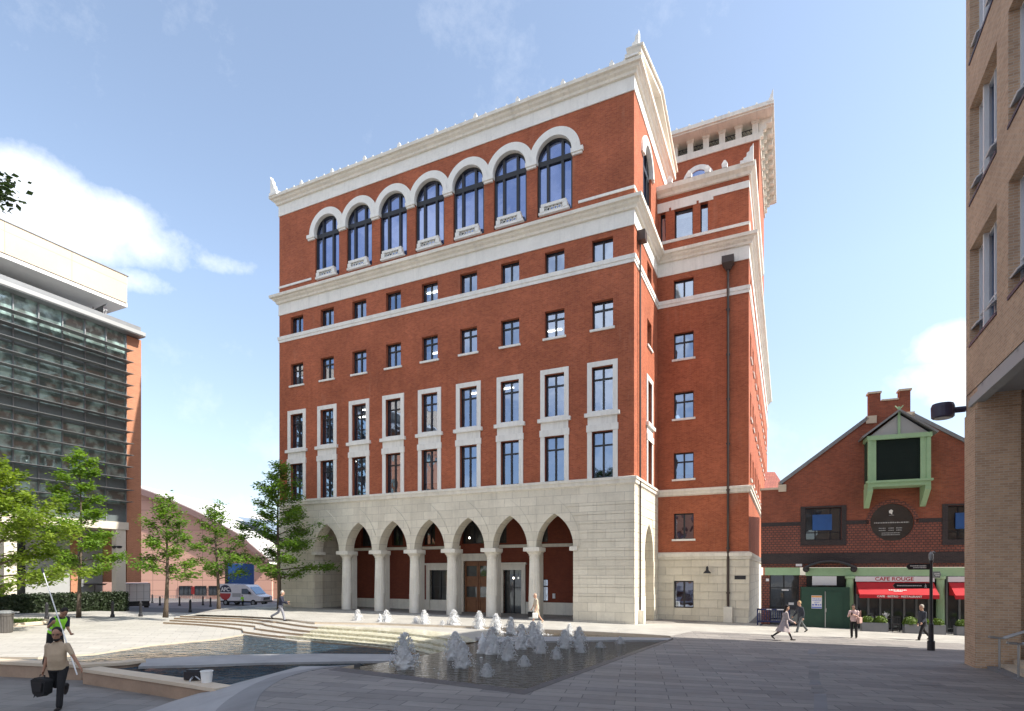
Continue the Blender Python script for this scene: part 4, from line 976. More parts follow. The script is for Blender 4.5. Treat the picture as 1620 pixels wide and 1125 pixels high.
# awnings
def awning(x0,x1,par):
    mb=MB(); prof=[(-.16,1.83),(-.7,1.45),(-1.25,1.12),(-1.25,.90),(-1.23,.90),(-.68,1.42),(-.14,1.80)]
    mb.prism(prof,(lambda X:(lambda u,v,d:(X+d,u,v)))(x0),0,x1-x0)
    for x in (x0+.01,x1-.03): mb.prism([(-.16,1.82),(-1.25,1.1),(-.16,1.1)],(lambda X:(lambda u,v,d:(X+d,u,v)))(x),0,.02)
    o=mb.build('awning',M['red_awning'],par); return o
a1=awning(5.05,9.0,KB); a2=awning(9.75,14.2,KB)
for x0,x1 in ((5.0,9.05),(9.7,14.2)):
    o=MB().box(x0,x1,-.2,-.125,1.86,2.17).build('shop_sign',M['poster'],KB)
    text('shop_lettering','CAFE ROUGE',.30,M['red_text'],o,((x0+x1)/2-.0,-.203,2.015),bold=.006,sx=1.1)
for xc in (7.05,12.0):
    text('awning_lettering','CAFE · BISTRO · RESTAURANT',.15,M['white_text'],a1 if xc<9 else a2,(xc,-1.257,1.01),bold=.004,sx=1.1)
    t_=MB(); rr=random.Random(5); words(t_,xc-.45,xc+.45,0,.07,0,rr); words(t_,xc-.22,xc+.22,-.12,.06,0,rr)
    o=t_.build('awning_script',M['white_text'],a1 if xc<9 else a2); o.location=(0,-.91,1.36); o.rotation_euler=(R(-57),0,0)
m_=MB()
for k in range(8): m_.box(5.1+.62*k,5.2+.62*k,.18,.28,-2,2.2)
for k in range(8): m_.box(9.7+.62*k,9.8+.62*k,.18,.28,-2,2.2)
builds(m_,'shop_mullion',M['lead'],KB)
# ---------------------------------------------------------------- site hoarding in the boarded entrance
zg=plane(19,36)
hb_=thing('site_hoarding','bottle green plywood hoarding with door and blue-printed notice under the iron canopy','hoarding',frame_pt((0,0),0,0)+(0,),0)
hb_.location=(K0[0],K0[1],0); hb_.rotation_euler=(0,0,KA)
MB().box(2.0,4.62,-.75,-.7,-1.15,1.52).box(2.0,2.05,-.7,-.02,-1.15,1.52).box(4.57,4.62,-.7,-.02,-1.15,1.52).build('board',M['green_dark'],hb_)
o=MB().box(3.32,4.25,-.79,-.755,-1.1,1.25).build('door',M['green_dark'],hb_); MB().box(3.28,3.32,-.80,-.752,-1.1,1.25).box(3.3,3.36,-.84,-.79,.0,.22).build('door_edge',M['steel'],o)
po=MB().box(2.55,3.12,-.765,-.752,.20,1.0).build('notice',M['poster'],hb_)
MB().box(2.56,3.11,-.770,-.766,.88,.98).build('notice_heading',M['posterorange'],po)
b=MB(); rr=random.Random(9); words(b,2.6,3.08,.76,.06,-.766,rr); words(b,2.6,3.08,.66,.05,-.766,rr); words(b,2.7,3.0,.56,.04,-.766,rr); words(b,2.58,3.1,.38,.11,-.766,rr); b.box(2.56,3.11,-.770,-.766,.22,.31); b.build('notice_print',M['posterblue'],po)
# ---------------------------------------------------------------- tan brick office on the right
T0_=(15.1,19.3); TB=thing('tan_brick_office','tan brick office block with recessed windows above an open ground floor and corner pillar','office building',(T0_[0],T0_[1],0),ANG)
TF=lambda u,v,d:(d,-u,v)           # facade plane x=0 looking left; u runs towards the camera
tw_=MB(); hs=[]
for c in range(7):
    for z in (9.82,14.42,19.02): hs.append((.42+3.64*c,3.12+3.64*c,z,z+3.08))
for z0,z1,zb in ((8.25,13.6,9.82),(13.6,18.2,14.42),(18.2,23.0,19.02)):
    tw_.panel(rect(0,27,z0,z1),[rect(a,b,z,t) for a,b,z,t in hs if z==zb],TF,.40)
tw_.tess([rect(0,12,-1.5,23)],FRONT(0),0.)            # far flank
tw_.add([(0,0,23),(12,0,23),(12,-27,23),(0,-27,23)],[(0,1,2,3)])
tw_.add([(12,0,8.25),(12,0,23),(12,-27,23),(12,-27,8.25)],[(0,1,2,3)]); tw_.add([(0,-27,8.25),(12,-27,8.25),(12,-27,23),(0,-27,23)],[(0,1,2,3)])
tw_.build('wall',M['brick_tan'],TB)
_m=MB().box(-.04,1.09,-1.19,-.003,-1.6,7.55).box(.0,1.0,-13.6,-12.4,-1.6,8.0); builds(_m,'pillar',M['brick_tan'],TB)
MB().box(0.02,11.9,-26.9,-1.19,8.0,8.24).build('soffit',M['soffit'],TB)
MB().box(.02,1.1,-1.19,-.01,7.56,8.24).build('pillar_head',M['brick_tan'],TB)
MB().box(-.06,.22,-26.9,-.55,7.75,7.95).box(-.02,.1,-26.9,-.55,7.95,8.06).build('beam',M['soffit'],TB)
b=MB()
for y in (-1.7,-3.2,-4.7,-6.2): b.box(.02,.14,y-.06,y+.06,7.95,8.24)
builds(b,'beam_bracket',M['soffit'],TB)
MB().box(-.03,.02,-.66,-.62,8.25,23).box(-.012,.02,-3.62,-3.59,8.25,23).build('movement_joint',M['pipe'],TB) if False else None
pn={}
def tanwin(a,b,z,t):
    w=b-a;h=t-z
    if 'p' not in pn:
        pn['p']=MB().add([(.36,0,0),(.36,-w,0),(.36,-w,h),(.36,0,h)],[(0,1,2,3)]).mesh('window',M['glass'])
        f=MB()
        for u in (0,.78,1.5,2.1,w-.06): f.box(.25,.38,-u-.06,-u,0,h)
        for v in (0,.9,h-.06): f.box(.26,.375,-w,0,v,v+.06)
        f.box(.13,.26,-1.0,-.88,0,h)
        pn['f']=f.mesh('frame',M['winframe_white'])
        pn['s']=MB().box(-.03,.36,-w,0,-.09,0.0).mesh('sill',M['purple'])
        pn['o']=MB().obox((.18,-.28,.62),(.15,0,.12),(0,.30,0),(-.012,0,.016)).mesh('opening_light',M['winframe_white'])
    o=link('window',pn['p'],TB,(0,-a,z)); link('frame',pn['f'],o); link('sill',pn['s'],o); link('opening_light',pn['o'],o); link('opening_light',pn['o'],o,(0,-1.5,0))
for a,b,z,t in hs: tanwin(a,b,z,t)
lp_=MB().lathe((-.62,.06,0),[(.29,7.62),(.33,7.66),(.34,8.0),(.30,8.1)],20).tube((-.3,.06,7.86),(0.0,.06,7.86),.1); lo=lp_.build('wall_lamp',M['purple'],TB)
MB().lathe((-.62,.06,0),[(.25,7.605),(.25,7.625)],20).build('lamp_glass',M['soffit'],lo)
# entrance steps and handrails under the tan building
zt=plane(15,16)
sp=thing('entrance_steps','stone entrance steps beneath the tan brick office beside its pillar','steps',(T0_[0],T0_[1],0),ANG)
for k in range(4): MB().box(.55+.34*k,9,-9,-1.3,-1.4,zt+.02+.15*(k+1)).build('step',M['stone_step'],sp)
MB().box(.25,.55,-9,-1.25,-1.4,zt+.07).build('step_kerb',M['pave_band_dark'],sp)
def rail(y,label):
    hr=thing('handrail',label,'handrail',(T0_[0],T0_[1],0),ANG,'handrails on the entrance steps')
    z=zt
    MB().path([(.15,y,z+1.02),(.5,y,z+1.0),(2.2,y,z+1.75),(3.4,y,z+1.78)],.035,10).path([(.15,y-.16,z+1.02),(.5,y-.16,z+1.0),(2.2,y-.16,z+1.75)],.03,8).build('rail',M['steel'],hr)
    for x in (.42,1.9): MB().tube((x,y,z+.02 if x<1 else z+.5),(x,y,z+1.0+max(0,x-.5)*.44),.03).build('post',M['steel'],hr)
rail(-1.75,'steel handrail on the entrance steps closest to the brick pillar'); rail(-3.35,'nearer steel handrail on the entrance steps, cut by the right edge')
# ---------------------------------------------------------------- blocks outside the frame: two added to shade the square, one opposite for reflections
def block(name,label,loc,w,d,h,mat,lev=4.,rz=ANG):
    o=thing(name,label,'office building',(loc[0],loc[1],0),rz)
    mb=MB(); n=int(h/lev)
    for (a,b,fn) in ((-d,0,lambda u,v,q:(q,u,v)),(0,w,lambda u,v,q:(u,-q,v))):
        L=b-a; k=int(L/3)
        for s_ in range(n):
            z0=lev*s_-1.5 if s_==0 else lev*s_; hs=[rect(a+.9+3*i,a+2.3+3*i,lev*s_+1.2,lev*s_+3.2) for i in range(k)]
            mb.panel(rect(a,b,z0,lev*(s_+1)),hs,fn,.2)
    mb.add([(0,0,n*lev),(w,0,n*lev),(w,-d,n*lev),(0,-d,n*lev)],[(0,1,2,3)]); mb.box(w-.2,w,-d,0,-1.5,n*lev); mb.box(0,w,-d,-d+.2,-1.5,n*lev)
    mb.build('wall',mat,o); MB().box(.25,w-.25,-d+.25,-.25,-1,n*lev-.3).build('glazing',M['glass'],o)
    return o
block('shade_block','unseen pale stone block added behind the tan brick office to shade the square',(28.1,21.2),14,10,33,M['stone'])
block('shade_tower','unseen tall brick tower added far to the right to shade the square',(42,6.9),18,24,62,M['brick_orange'])
block('opposite_office','orange brick office across the square, behind the camera',(-52,-24),40,16,21,M['brick_orange'])
# ---------------------------------------------------------------- fountain jets
def jetmesh(seed,fat=1.,blobs=1):
    rr=random.Random(seed); mb=MB(); n=22; H=22
    for q in range(blobs):
        ox=0 if q==0 else rr.uniform(-.3,.3); oy=0 if q==0 else rr.uniform(-.25,.25); hh=1. if q==0 else rr.uniform(.6,.9)
        rg=[]; lean=rr.uniform(-.06,.06)
        for k in range(H+1):
            t=k/H; r=.30*fat*(1-t**1.35)**.8*(.8+.2*math.cos(t*1.2))+.006; r*=(.62 if q else .80)
            ring=[]
            for i in range(n):
                a=2*math.pi*i/n; nz=mnoise.noise(Vector((math.cos(a)*2+seed*3.1+q,math.sin(a)*2,t*7)))
                nz2=mnoise.noise(Vector((math.cos(a)*5+seed,math.sin(a)*5,t*16)))
                w=r*(1+.45*nz+.45*nz2); ring.append((ox+lean*t+w*math.cos(a),oy+w*math.sin(a),t*hh*(1+.05*nz)))
            rg.append(ring)
        mb.loft(rg,True)
    for i in range(520):                       # thrown drops
        a=rr.uniform(0,6.28); t=rr.random()**.8; r=.30*fat*(1-t**1.5)**.75*rr.uniform(.7,1.5)+abs(rr.gauss(0,.035)); s=rr.uniform(.007,.026)
        c=(r*math.cos(a),r*math.sin(a),t*1.08+rr.uniform(-.02,.03)); 
        mb.add([(c[0]+s,c[1],c[2]),(c[0]-s,c[1]+s,c[2]),(c[0]-s,c[1]-s,c[2]),(c[0],c[1],c[2]+1.8*s),(c[0],c[1],c[2]-1.5*s)],[(0,1,3),(1,2,3),(2,0,3),(1,0,4),(2,1,4),(0,2,4)])
    for i in range(130):                       # foam at the foot
        a=rr.uniform(0,6.28); r=.25+abs(rr.gauss(0,.28)); s=rr.uniform(.02,.07)
        mb.ell((r*math.cos(a),r*math.sin(a),.0),(s*1.4,s,s*.5),5,3)
    return mb.mesh('fountain_jet',M['foam'],True)
JM=[jetmesh(1),jetmesh(2,.85),jetmesh(3,1.05,3),jetmesh(4,.8)]
jets=[  # base px, base py, top py, mesh, label
(640,1060,1006,0,'tallest fountain jet, in the near left corner of the square basin'),
(720,1046,1003,0,'tall fountain jet just behind the broad twin jet at left of the square basin'),
(732,1058,1019,0,'broad fountain jet in front of another, second from left in the square basin'),
(770,1072,1051,1,'small fountain jet nearest the front corner of the square basin'),
(779,1036,995,2,'tall thick fountain jet in the middle of the square basin near the stone bridge'),
(803,1046,1010,1,'medium fountain jet in the centre of the square basin'),
(829,1056,1038,3,'small fountain jet right of the front corner of the square basin'),
(825,1028,991,0,'fountain jet in the second row of the basin below the third arch from the right'),
(843,1025,987,0,'slim fountain jet directly in front of the man with the carrier bag'),
(855,1035,1006,1,'fountain jet at the right of the central cluster'),
(880,1044,1025,3,'small fountain jet alone right of the central cluster'),
(893,1027,998,1,'slender fountain jet before the right stone pier'),
(916,1026,994,1,'tall slender fountain jet before the right stone pier'),
(919,1034,1020,3,'short fountain jet in front of the tall slender one near the right pier'),
(950,1026,1016,3,'very low bubbling fountain jet in the right part of the basin'),
(981,1020,1008,3,'smallest fountain jet, nearest the right tip of the basin'),
(901,1005,988,1,'fountain jet behind the stone bridge before the right pier'),
(979,1004,998,3,'tiny fountain jet behind the stone bridge near the right corner'),
(566,986.5,966,1,'leftmost sunlit fountain jet in the upper basin'),
(611,989,967,2,'wide sunlit fountain jet of several spouts, second from left in the upper basin'),
(658,991,976,3,'short sunlit fountain jet of the upper basin left of a taller one'),
(671,992,967,1,'bright narrow fountain jet in the middle of the upper basin'),
(718,993.5,967,0,'sunlit fountain jet before the double wooden door'),
(758,997,969,1,'narrow fountain jet left of the dark doorway in the upper basin'),
(785,1000,973,1,'rounded fountain jet before the dark right doorway'),
(808,1003,978,1,'fountain jet at the right end of the upper basin row'),
(853,1004,984,3,'low fountain jet behind the slim one by the man with the carrier bag'),
(700,994,982,3,'low white fountain jet between the sunlit jets of the upper basin'),]
for i,(x,y,t,k,lab) in enumerate(jets):
    l=-.10 if y>1006.5 else -.17
    gx,gy=G(x,y,l); z=plane(gx,gy)+l; h=(y-t)/FPX*gy
    o=link('fountain_jet',JM[k],None,(gx,gy,z-.01),i*1.3); wd=max(.55,min(1.5,(h/1.05)**.7)); o.scale=(wd*1.12,wd*1.12,h); tag(o,lab,'fountain jet',group='fountain jets')
# cascade water films on the steps
for k in range(4):
    l=-.5+.1*(k+1); b=smooth(PX(cas[k],l)); i0=4
    a_=b[i0:]; u=smooth(PX(cas[k+1],l+.1))[i0:]
    n=min(len(a_),len(u)); mb=MB()
    mb.add([(p[0],p[1]-.02,plane(*p)+l+.012) for p in a_[:n]]+[(p[0],p[1]+.0,plane(*p)+l+.012) for p in u[:n]]+[(p[0],p[1]-.03,plane(*p)+l-.1) for p in a_[:n]],[q for i in range(n-1) for q in((i,i+1,n+i+1,n+i),(i,i+1,2*n+i+1,2*n+i))])
    tag(mb.build('cascade_water',M['cascade'],smooth=True),kind='structure')
# ---------------------------------------------------------------- trees
def leaf(mb,c,s,rr,flat=.5):
    n=Vector((rr.gauss(0,flat),rr.gauss(0,flat),1)).normalized(); a=Vector((rr.gauss(0,1),rr.gauss(0,1),rr.gauss(0,.3)))
    u=(a-n*a.dot(n)).normalized(); w=n.cross(u)
    mb.add([c-u*s,c+w*s*.55+n*s*.12,c+u*s,c-w*s*.55+n*s*.12],[(0,1,2,3)])
def tree(label,base,h,r0,rx,nl,nleaf,mat,seed,z0=.28,lean=(0,0),dead=0.,ls=.17,shape=1.,group='young trees on the square',phase=0.):
    rr=random.Random(seed); root=thing('tree',label,'tree',base,0,group)
    tk=MB(); crown=MB()
    tp=lambda t: Vector((lean[0]*t+.06*math.sin(t*5+seed),lean[1]*t+.05*math.cos(t*4+seed),h*t))
    pts=[tp(t/10) for t in range(11)]; rs=[r0*(1-.93*t/10) for t in range(11)]; rs[0]*=1.25; tk.path(pts,rs,10)
    for i in range(nl):
        t=z0+(1-z0)*((i+.5)/nl)**.95; f=(t-z0)/(1-z0)
        L=rx*(1-f)**.8*(.55+.45*min(1,f*6+.45))*rr.uniform(.45,1.2)*shape+.38
        a=phase+i*2.399+rr.uniform(-.4,.4); up=rr.uniform(-.02,.5)+.45*f
        p0=tp(t); d=Vector((math.cos(a),math.sin(a),up)).normalized(); bend=rr.uniform(-.12,.02)
        lp=[p0+d*(L*s)+Vector((rr.gauss(0,.05),rr.gauss(0,.05),bend*L*s*s)) for s in (0,.3,.6,.85,1)]
        tk.path(lp,[max(.012,r0*.32*(1-f*.6)*(1-.85*s)) for s in (0,.3,.6,.85,1)],5)
        if rr.random()<dead: continue
        k=int(nleaf*L/(rx*nl*.45))
        tw=[]
        for q in range(max(2,int(L*3.2))):
            s=rr.uniform(.25,1.); c=lp[0].lerp(lp[-1],s); a2=a+rr.choice((-1,1))*rr.uniform(.4,1.1); l2=L*.38*(1.1-s*.6)
            e=c+Vector((math.cos(a2)*l2,math.sin(a2)*l2,rr.uniform(-.05,.28)*l2)); tk.path([c,c.lerp(e,.5)+Vector((0,0,.03)),e],[.014,.01,.005],4); tw.append((c,e))
        tw.append((lp[1],lp[-1]))
        for q in range(k):
            c,e=rr.choice(tw); p=c.lerp(e,rr.random()**.7)+Vector((rr.gauss(0,.20),rr.gauss(0,.20),rr.gauss(0,.16)-.04))
            leaf(crown,p,ls*rr.uniform(.55,1.15),rr)
    tk.build('trunk',M['bark'],root,smooth=True); crown.build('crown',M[mat],root)
    return root
def base(px,py,l): return G3(px,py,l)
def hgt(px,py,l,top): x,y=G(px,py,l); return (py-top)/FPX*y
tree('slim young tree in front of the glazed office, beside the window cleaner',base(126,977,-.5),hgt(126,977,-.5,716),.13,2.6,28,6000,'leaf_mid',11,.24,ls=.135)
tree('sparse young tree between the lorry and the thin bare-topped tree',base(262,977,-.3),hgt(262,977,-.3,788),.14,2.0,22,3400,'leaf',12,.30,lean=(.1,0),ls=.12)
tree('thin young tree with a bare top beside the white van',base(345,969,-.25),hgt(345,969,-.25,795),.13,2.5,20,3200,'leaf',13,.28,lean=(-.2,0),ls=.12,dead=.05)
tb=tree('dense conical tree in front of the outer stone corner of the main building',base(441,964,-.0),hgt(441,964,-.0,735),.16,3.5,44,10500,'leaf',14,.2,ls=.125)
tree('bright lime-leaved tree overhanging the hedge above the litter bin',(-25.4,28.5,plane(-25,28)-.5),8.3,.15,4.2,34,10500,'leaf_bright',15,.22,ls=.13,phase=.3)
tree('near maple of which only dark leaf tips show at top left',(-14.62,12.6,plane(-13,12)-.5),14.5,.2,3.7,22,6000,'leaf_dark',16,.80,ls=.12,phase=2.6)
# hedge before the glazed office
hx0,hy0=-33.,36.; hg=thing('hedge','dark clipped hedge in front of the glazed office','hedge',(Lo[0]*1.263,Lo[1]*1.263,-.631),ANG); hg.scale=(1.263,)*3
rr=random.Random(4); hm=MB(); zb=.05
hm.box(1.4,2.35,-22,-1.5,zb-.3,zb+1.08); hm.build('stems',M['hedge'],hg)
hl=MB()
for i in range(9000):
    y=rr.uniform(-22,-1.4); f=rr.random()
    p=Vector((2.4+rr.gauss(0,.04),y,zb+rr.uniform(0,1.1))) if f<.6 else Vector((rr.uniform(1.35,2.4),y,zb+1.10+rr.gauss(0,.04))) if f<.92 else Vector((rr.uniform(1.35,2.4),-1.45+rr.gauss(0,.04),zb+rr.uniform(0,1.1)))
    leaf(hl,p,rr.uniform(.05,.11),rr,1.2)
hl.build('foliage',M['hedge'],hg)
# ---------------------------------------------------------------- bollards
bm_=MB().lathe((0,0,0),[(.13,0),(.13,.16),(.095,.2),(.085,.25),(.08,.82),(.10,.84),(.10,.88),(.075,.9),(.07,.96),(.05,1.02),(.01,1.04)],14).mesh('bollard',M['dark'])
for px,py,l,lab in ((74,980,-.5,'black bollard behind the window cleaner'),(178,976.5,-.5,'black bollard in front of the hedge end'),(222.5,975.5,-.5,'black bollard just right of the pale column, before the lorry'),
   (241,954,-1.05,'black bollard on the far street just right of the lorry'),(253,958,-1.05,'black bollard on the far street between the lorry and the sparse tree'),(284,958.5,-1.05,'black bollard on the far street right of the sparse tree'),(321,957.5,-1.05,'black bollard on the far street left of the thin tree'),(333,960,-1.05,'black bollard on the far street touching the thin tree trunk'),
   (301,968.5,-.62,'short black bollard beyond the top of the steps'),(232,962,-1.05,'black bollard at the right rear of the lorry')):
    o=link('bollard',bm_,None,G3(px,py,l)); tag(o,lab,'bollard','black bollards')
# stone edge and railing by the pink hall
rl=thing('railing','low metal railing along the foot of the pink hall','railing',(-50.5,78,-1.7),0); m_=MB()
m_.box(0,9.5,0,.05,.95,1.0).box(0,9.5,0,.05,.15,.2)
for k in range(33): m_.box(.29*k,.29*k+.03,0,.04,0,1.)
m_.build('rails',M['lead'],rl)
# street lamp beside the pale column
x,y,z=G3(193,963.5,-.62); sl=thing('street_lamp','slim dark street lamp against the pale corner column','street lamp',(x,y-.6,z))
MB().tube((0,0,0),(0,0,5.0),.065,.05).lathe((0,0,0),[(.13,0),(.13,.6),(.07,.66)],10).build('pole',M['dark'],sl); MB().lathe((0,0,0),[(.06,4.95),(.36,5.15),(.38,5.28),(.1,5.38)],14).build('lamp_head',M['dark'],sl)
# folded flat parasols over the hedge
for px,lab in ((108,'flat black terrace parasol above the hedge, left of two'),(150,'flat black terrace parasol above the hedge, right of two')):
    Y=49.; x=(px-CXP)/FPX*Y; z=CAMH+(YHP-924)/FPX*Y
    p=thing('parasol',lab,'parasol',(x,Y,z-2.3),0,'flat black parasols behind the hedge'); MB().tube((0,0,0),(0,0,2.3),.035).build('pole',M['dark'],p); MB().box(-.7,.7,-.5,.5,2.28,2.34).box(-.62,.62,-.45,.45,2.2,2.28).build('canopy',M['dark'],p)
# litter bin and round planting bed at the left
x,y,z=G3(8,1001,-.5); b=thing('litter_bin','ribbed dark metal litter bin at the left edge','litter bin',(x,y,z))
m_=MB(); rg=[]
for zz,r in ((0,.26),(.05,.29),(.75,.31),(.82,.34),(.9,.34)): rg.append([((r-(.02 if i%2 and .04<zz<.8 else 0))*math.cos(2*math.pi*i/40),(r-(.02 if i%2 and .04<zz<.8 else 0))*math.sin(2*math.pi*i/40),zz) for i in range(40)])
m_.loft(rg); m_.build('body',M['binmetal'],b); MB().lathe((0,0,0),[(.36,.9),(.38,.94),(.3,1.0),(.2,1.04),(.05,1.05)],20).box(.3,.62,-.06,.06,.93,.99).build('lid',M['lead'],b)
x,y,z=G3(14,990,-.5); b=thing('planting_bed','round stone-edged bed of grass beside the litter bin','planting bed',(x-.6,y+.6,z)); MB().lathe((0,0,0),[(1.85,0),(1.85,.14),(1.8,.18),(1.6,.18),(1.58,.12)],36).build('stone_edge',M['stone_step'],b)
gm=MB(); rr=random.Random(2)
for i in range(2500):
    a=rr.uniform(0,6.28); r=1.55*rr.random()**.5; c=Vector((r*math.cos(a),r*math.sin(a),.12)); d=rr.uniform(0,3.14); w=Vector((math.cos(d),math.sin(d),0))*.02; u=Vector((rr.gauss(0,.05),rr.gauss(0,.05),rr.uniform(.08,.2)))
    gm.add([c-w,c+w,c+u],[(0,1,2)])
gm.build('grass',M['grass'],b)
# bucket and pump on the pool wall
x,y,z=G3(323,1081,-.34); b=thing('bucket','white plastic bucket on the low pool wall','bucket',(x,y+.12,z)); MB().lathe((0,0,0),[(.12,0),(.145,.27),(.155,.28),(.155,.3),(.14,.3),(.118,.03)],18).build('pail',M['white'],b); MB().path([(.15*math.cos(a),.02,.28-.14*math.sin(a)) for a in [math.pi*k/10 for k in range(11)]],.006,5).build('handle',M['steel'],b)
x,y,z=G3(303,1077,-.34); b=thing('pump','black box pump with a drooping hose on the low pool wall','pump',(x,y+.1,z)); MB().box(-.2,.2,-.12,.12,.02,.24).box(-.16,.16,-.09,.09,.24,.28).build('casing',M['dark'],b,bevel=.015); MB().path([(.05,-.12,.1),(.06,-.25,.06),(.03,-.33,-.1),(-.03,-.34,-.3)],.025,8).path([(.1,-.1,.12),(.28,-.2,.04)],.018,6).build('hose',M['steel'],b)
# ---------------------------------------------------------------- white van
x,y,z=G3(388,957.5,-1.05); van=thing('van','white delivery van with round navy and red badge on its side','van',(x,y,z),R(-16))
side=[(-2.95,.42),(2.55,.42),(2.95,.5),(3.0,.95),(2.85,1.12),(2.15,1.32),(1.25,2.2),(.85,2.42),(-2.7,2.52),(-2.95,2.4)]
vb=MB().prism(side,(lambda u,v,d:(u,d,v)),-1.0,1.0).build('body',M['vanwhite'],van,bevel=.09)
def dec(pts,y,mat,nm,par,th=.012): return MB().prism(pts,(lambda u,v,d:(u,d,v)),y,y+th).build(nm,mat,par)
dec([(.35,1.35),(1.75,1.35),(1.12,1.98),(.35,1.98)],-1.012,M['glass_van'],'side_window',van)
MB().add([(2.18,-.84,1.36),(2.18,.84,1.36),(1.30,.78,2.17),(1.30,-.78,2.17)],[(0,1,2,3)]).build('windscreen',M['glass_van'],van).location=(.02,0,.02)
cy=arc(-1.95,1.55,.86,0,180,20); dec(cy,-1.012,M['navy'],'badge_top',van); dec(arc(-1.95,1.42,.78,180,360,20)+[],-1.012,M['reddecal'],'badge_bottom',van)
t_=text('badge_lettering','APC',.62,M['white_text'],van,(-1.93,-1.016,1.86),bold=.02,sx=1.05); t_.rotation_euler=(R(90),0,0)
dec([(-.95,1.0),(.25,1.0),(.25,1.45),(-.95,1.45)],-1.004,M['soffit'],'side_print',van,.003)
wh=MB().tube((0,-.13,0),(0,.13,0),.36,n=20); whm=wh.mesh('wheel',M['rubber']); rim=MB().tube((0,-.14,0),(0,-.10,0),.2,n=14).mesh('rim',M['lead'])
for xx in (-1.9,1.95):
    for yy in (-.88,.88): o=link('wheel',whm,van,(xx,yy,.36)); link('rim',rim,o)
for yy in (-.72,.72): MB().box(2.86,3.0,yy-.2,yy+.2,.86,1.1).build('headlight',M['lamp'],van,bevel=.02)
MB().box(2.9,3.03,-.5,.5,.68,1.0).box(-2.97,3.0,-1.01,1.01,.40,.56).build('bumper',M['dark'],van); MB().box(1.45,1.6,-1.22,-1.02,1.35,1.65).build('wing_mirror',M['dark'],van)
# lorry seen from behind
x,y=-36.2,55.9; z=plane(x,y)-1.05; tr=thing('lorry','white box lorry seen from behind beside the pale column','lorry',(x,y,z),R(34)); tr.scale=(.92,.92,.92)
MB().box(-1.15,1.15,-2.5,3.2,.95,2.75).build('box',M['white'],tr,bevel=.03); m_=MB()
m_.box(-1.17,1.17,-2.53,-2.49,2.68,2.77).box(-.02,.02,-2.54,-2.49,1.,2.7).box(-1.17,-1.1,-2.53,-2.49,.95,2.75).box(1.1,1.17,-2.53,-2.49,.95,2.75)
for xx in (-.6,.6): m_.tube((xx,-2.54,1.0),(xx,-2.54,2.7),.02,n=5)
for zz in (1.2,1.9,2.5): m_.box(-1.1,1.1,-2.52,-2.49,zz,zz+.02)
m_.build('rear_doors',M['soffit'],tr); m_=MB().box(-1.1,1.1,-2.4,5,.55,.95).box(-1.12,1.12,-2.5,-2.4,.45,.62).build('chassis',M['dark'],tr)
for xx in (-.85,.85): MB().tube((xx-.2,-1.5,.42),(xx+.2,-1.5,.42),.42,n=18).build('wheel',M['rubber'],tr)
MB().box(-1.05,1.05,3.3,5.2,.7,2.3).build('cab',M['white'],tr,bevel=.08)
# ---------------------------------------------------------------- finger post
x,y,z=G3(1473,1029,0); fp=thing('fingerpost','black pedestrian fingerpost with three pointing arms','signpost',(x,y,z),R(-8))
MB().lathe((0,0,0),[(.135,0),(.135,.38),(.095,.40),(.09,1.05),(.065,1.10),(.06,1.15),(.055,3.55),(.08,3.56),(.08,3.62)],16).build('post',M['dark'],fp); MB().lathe((0,0,0),[(.06,3.62),(.085,3.7),(.09,3.86),(.05,3.95),(.01,3.97)],12).path([(0,0,3.9),(.08,0,3.97),(.14,0,3.93)],.03,6).build('post_cap',M['lead'],fp)
def finger(x0,x1,z,ang,pict,h=.2):
    w=x1-x0; pts=[(x0,z-h/2),(x1-.08*(1 if w>0 else -1),z-h/2),(x1,z),(x1-.08*(1 if w>0 else -1),z+h/2),(x0,z+h/2)]
    o=MB().prism(pts,FRONT(0),-.025,.025).build('sign_arm',M['dark'],fp); o.rotation_euler=(0,0,ang)
    t=MB(); rr=random.Random(int(z*100)); a,b=min(x0,x1)+.14,max(x0,x1)-(.3 if pict else .14); words(t,a,b,z-.02 if pict else z+.01,.045,-.027,rr)
    if not pict: words(t,a+.1,b,z-.06,.04,-.027,rr)
    if pict:                                  # walking figure
        px=max(x0,x1)-.17; t.ell((px,-.029,z+.065),(.016,.003,.016),8,4)
        for (p,q) in (((px,z+.045),(px,z-.0)),((px,z),(px-.03,z-.075)),((px,z),(px+.035,z-.075)),((px,z+.03),(px-.035,z-.01)),((px,z+.03),(px+.035,z-.005))): t.obox(((p[0]+q[0])/2,-.029,(p[1]+q[1])/2),((q[0]-p[0])/2,0,(q[1]-p[1])/2),(0,.002,0),(.011,0,.004))
    t.build('sign_lettering',M['white_text'],o)
finger(-.05,-.92,3.37,R(0),False,.24); finger(-.05,-1.42,2.60,R(0),True,.22); finger(.05,.75,3.05,R(38),False,.26)
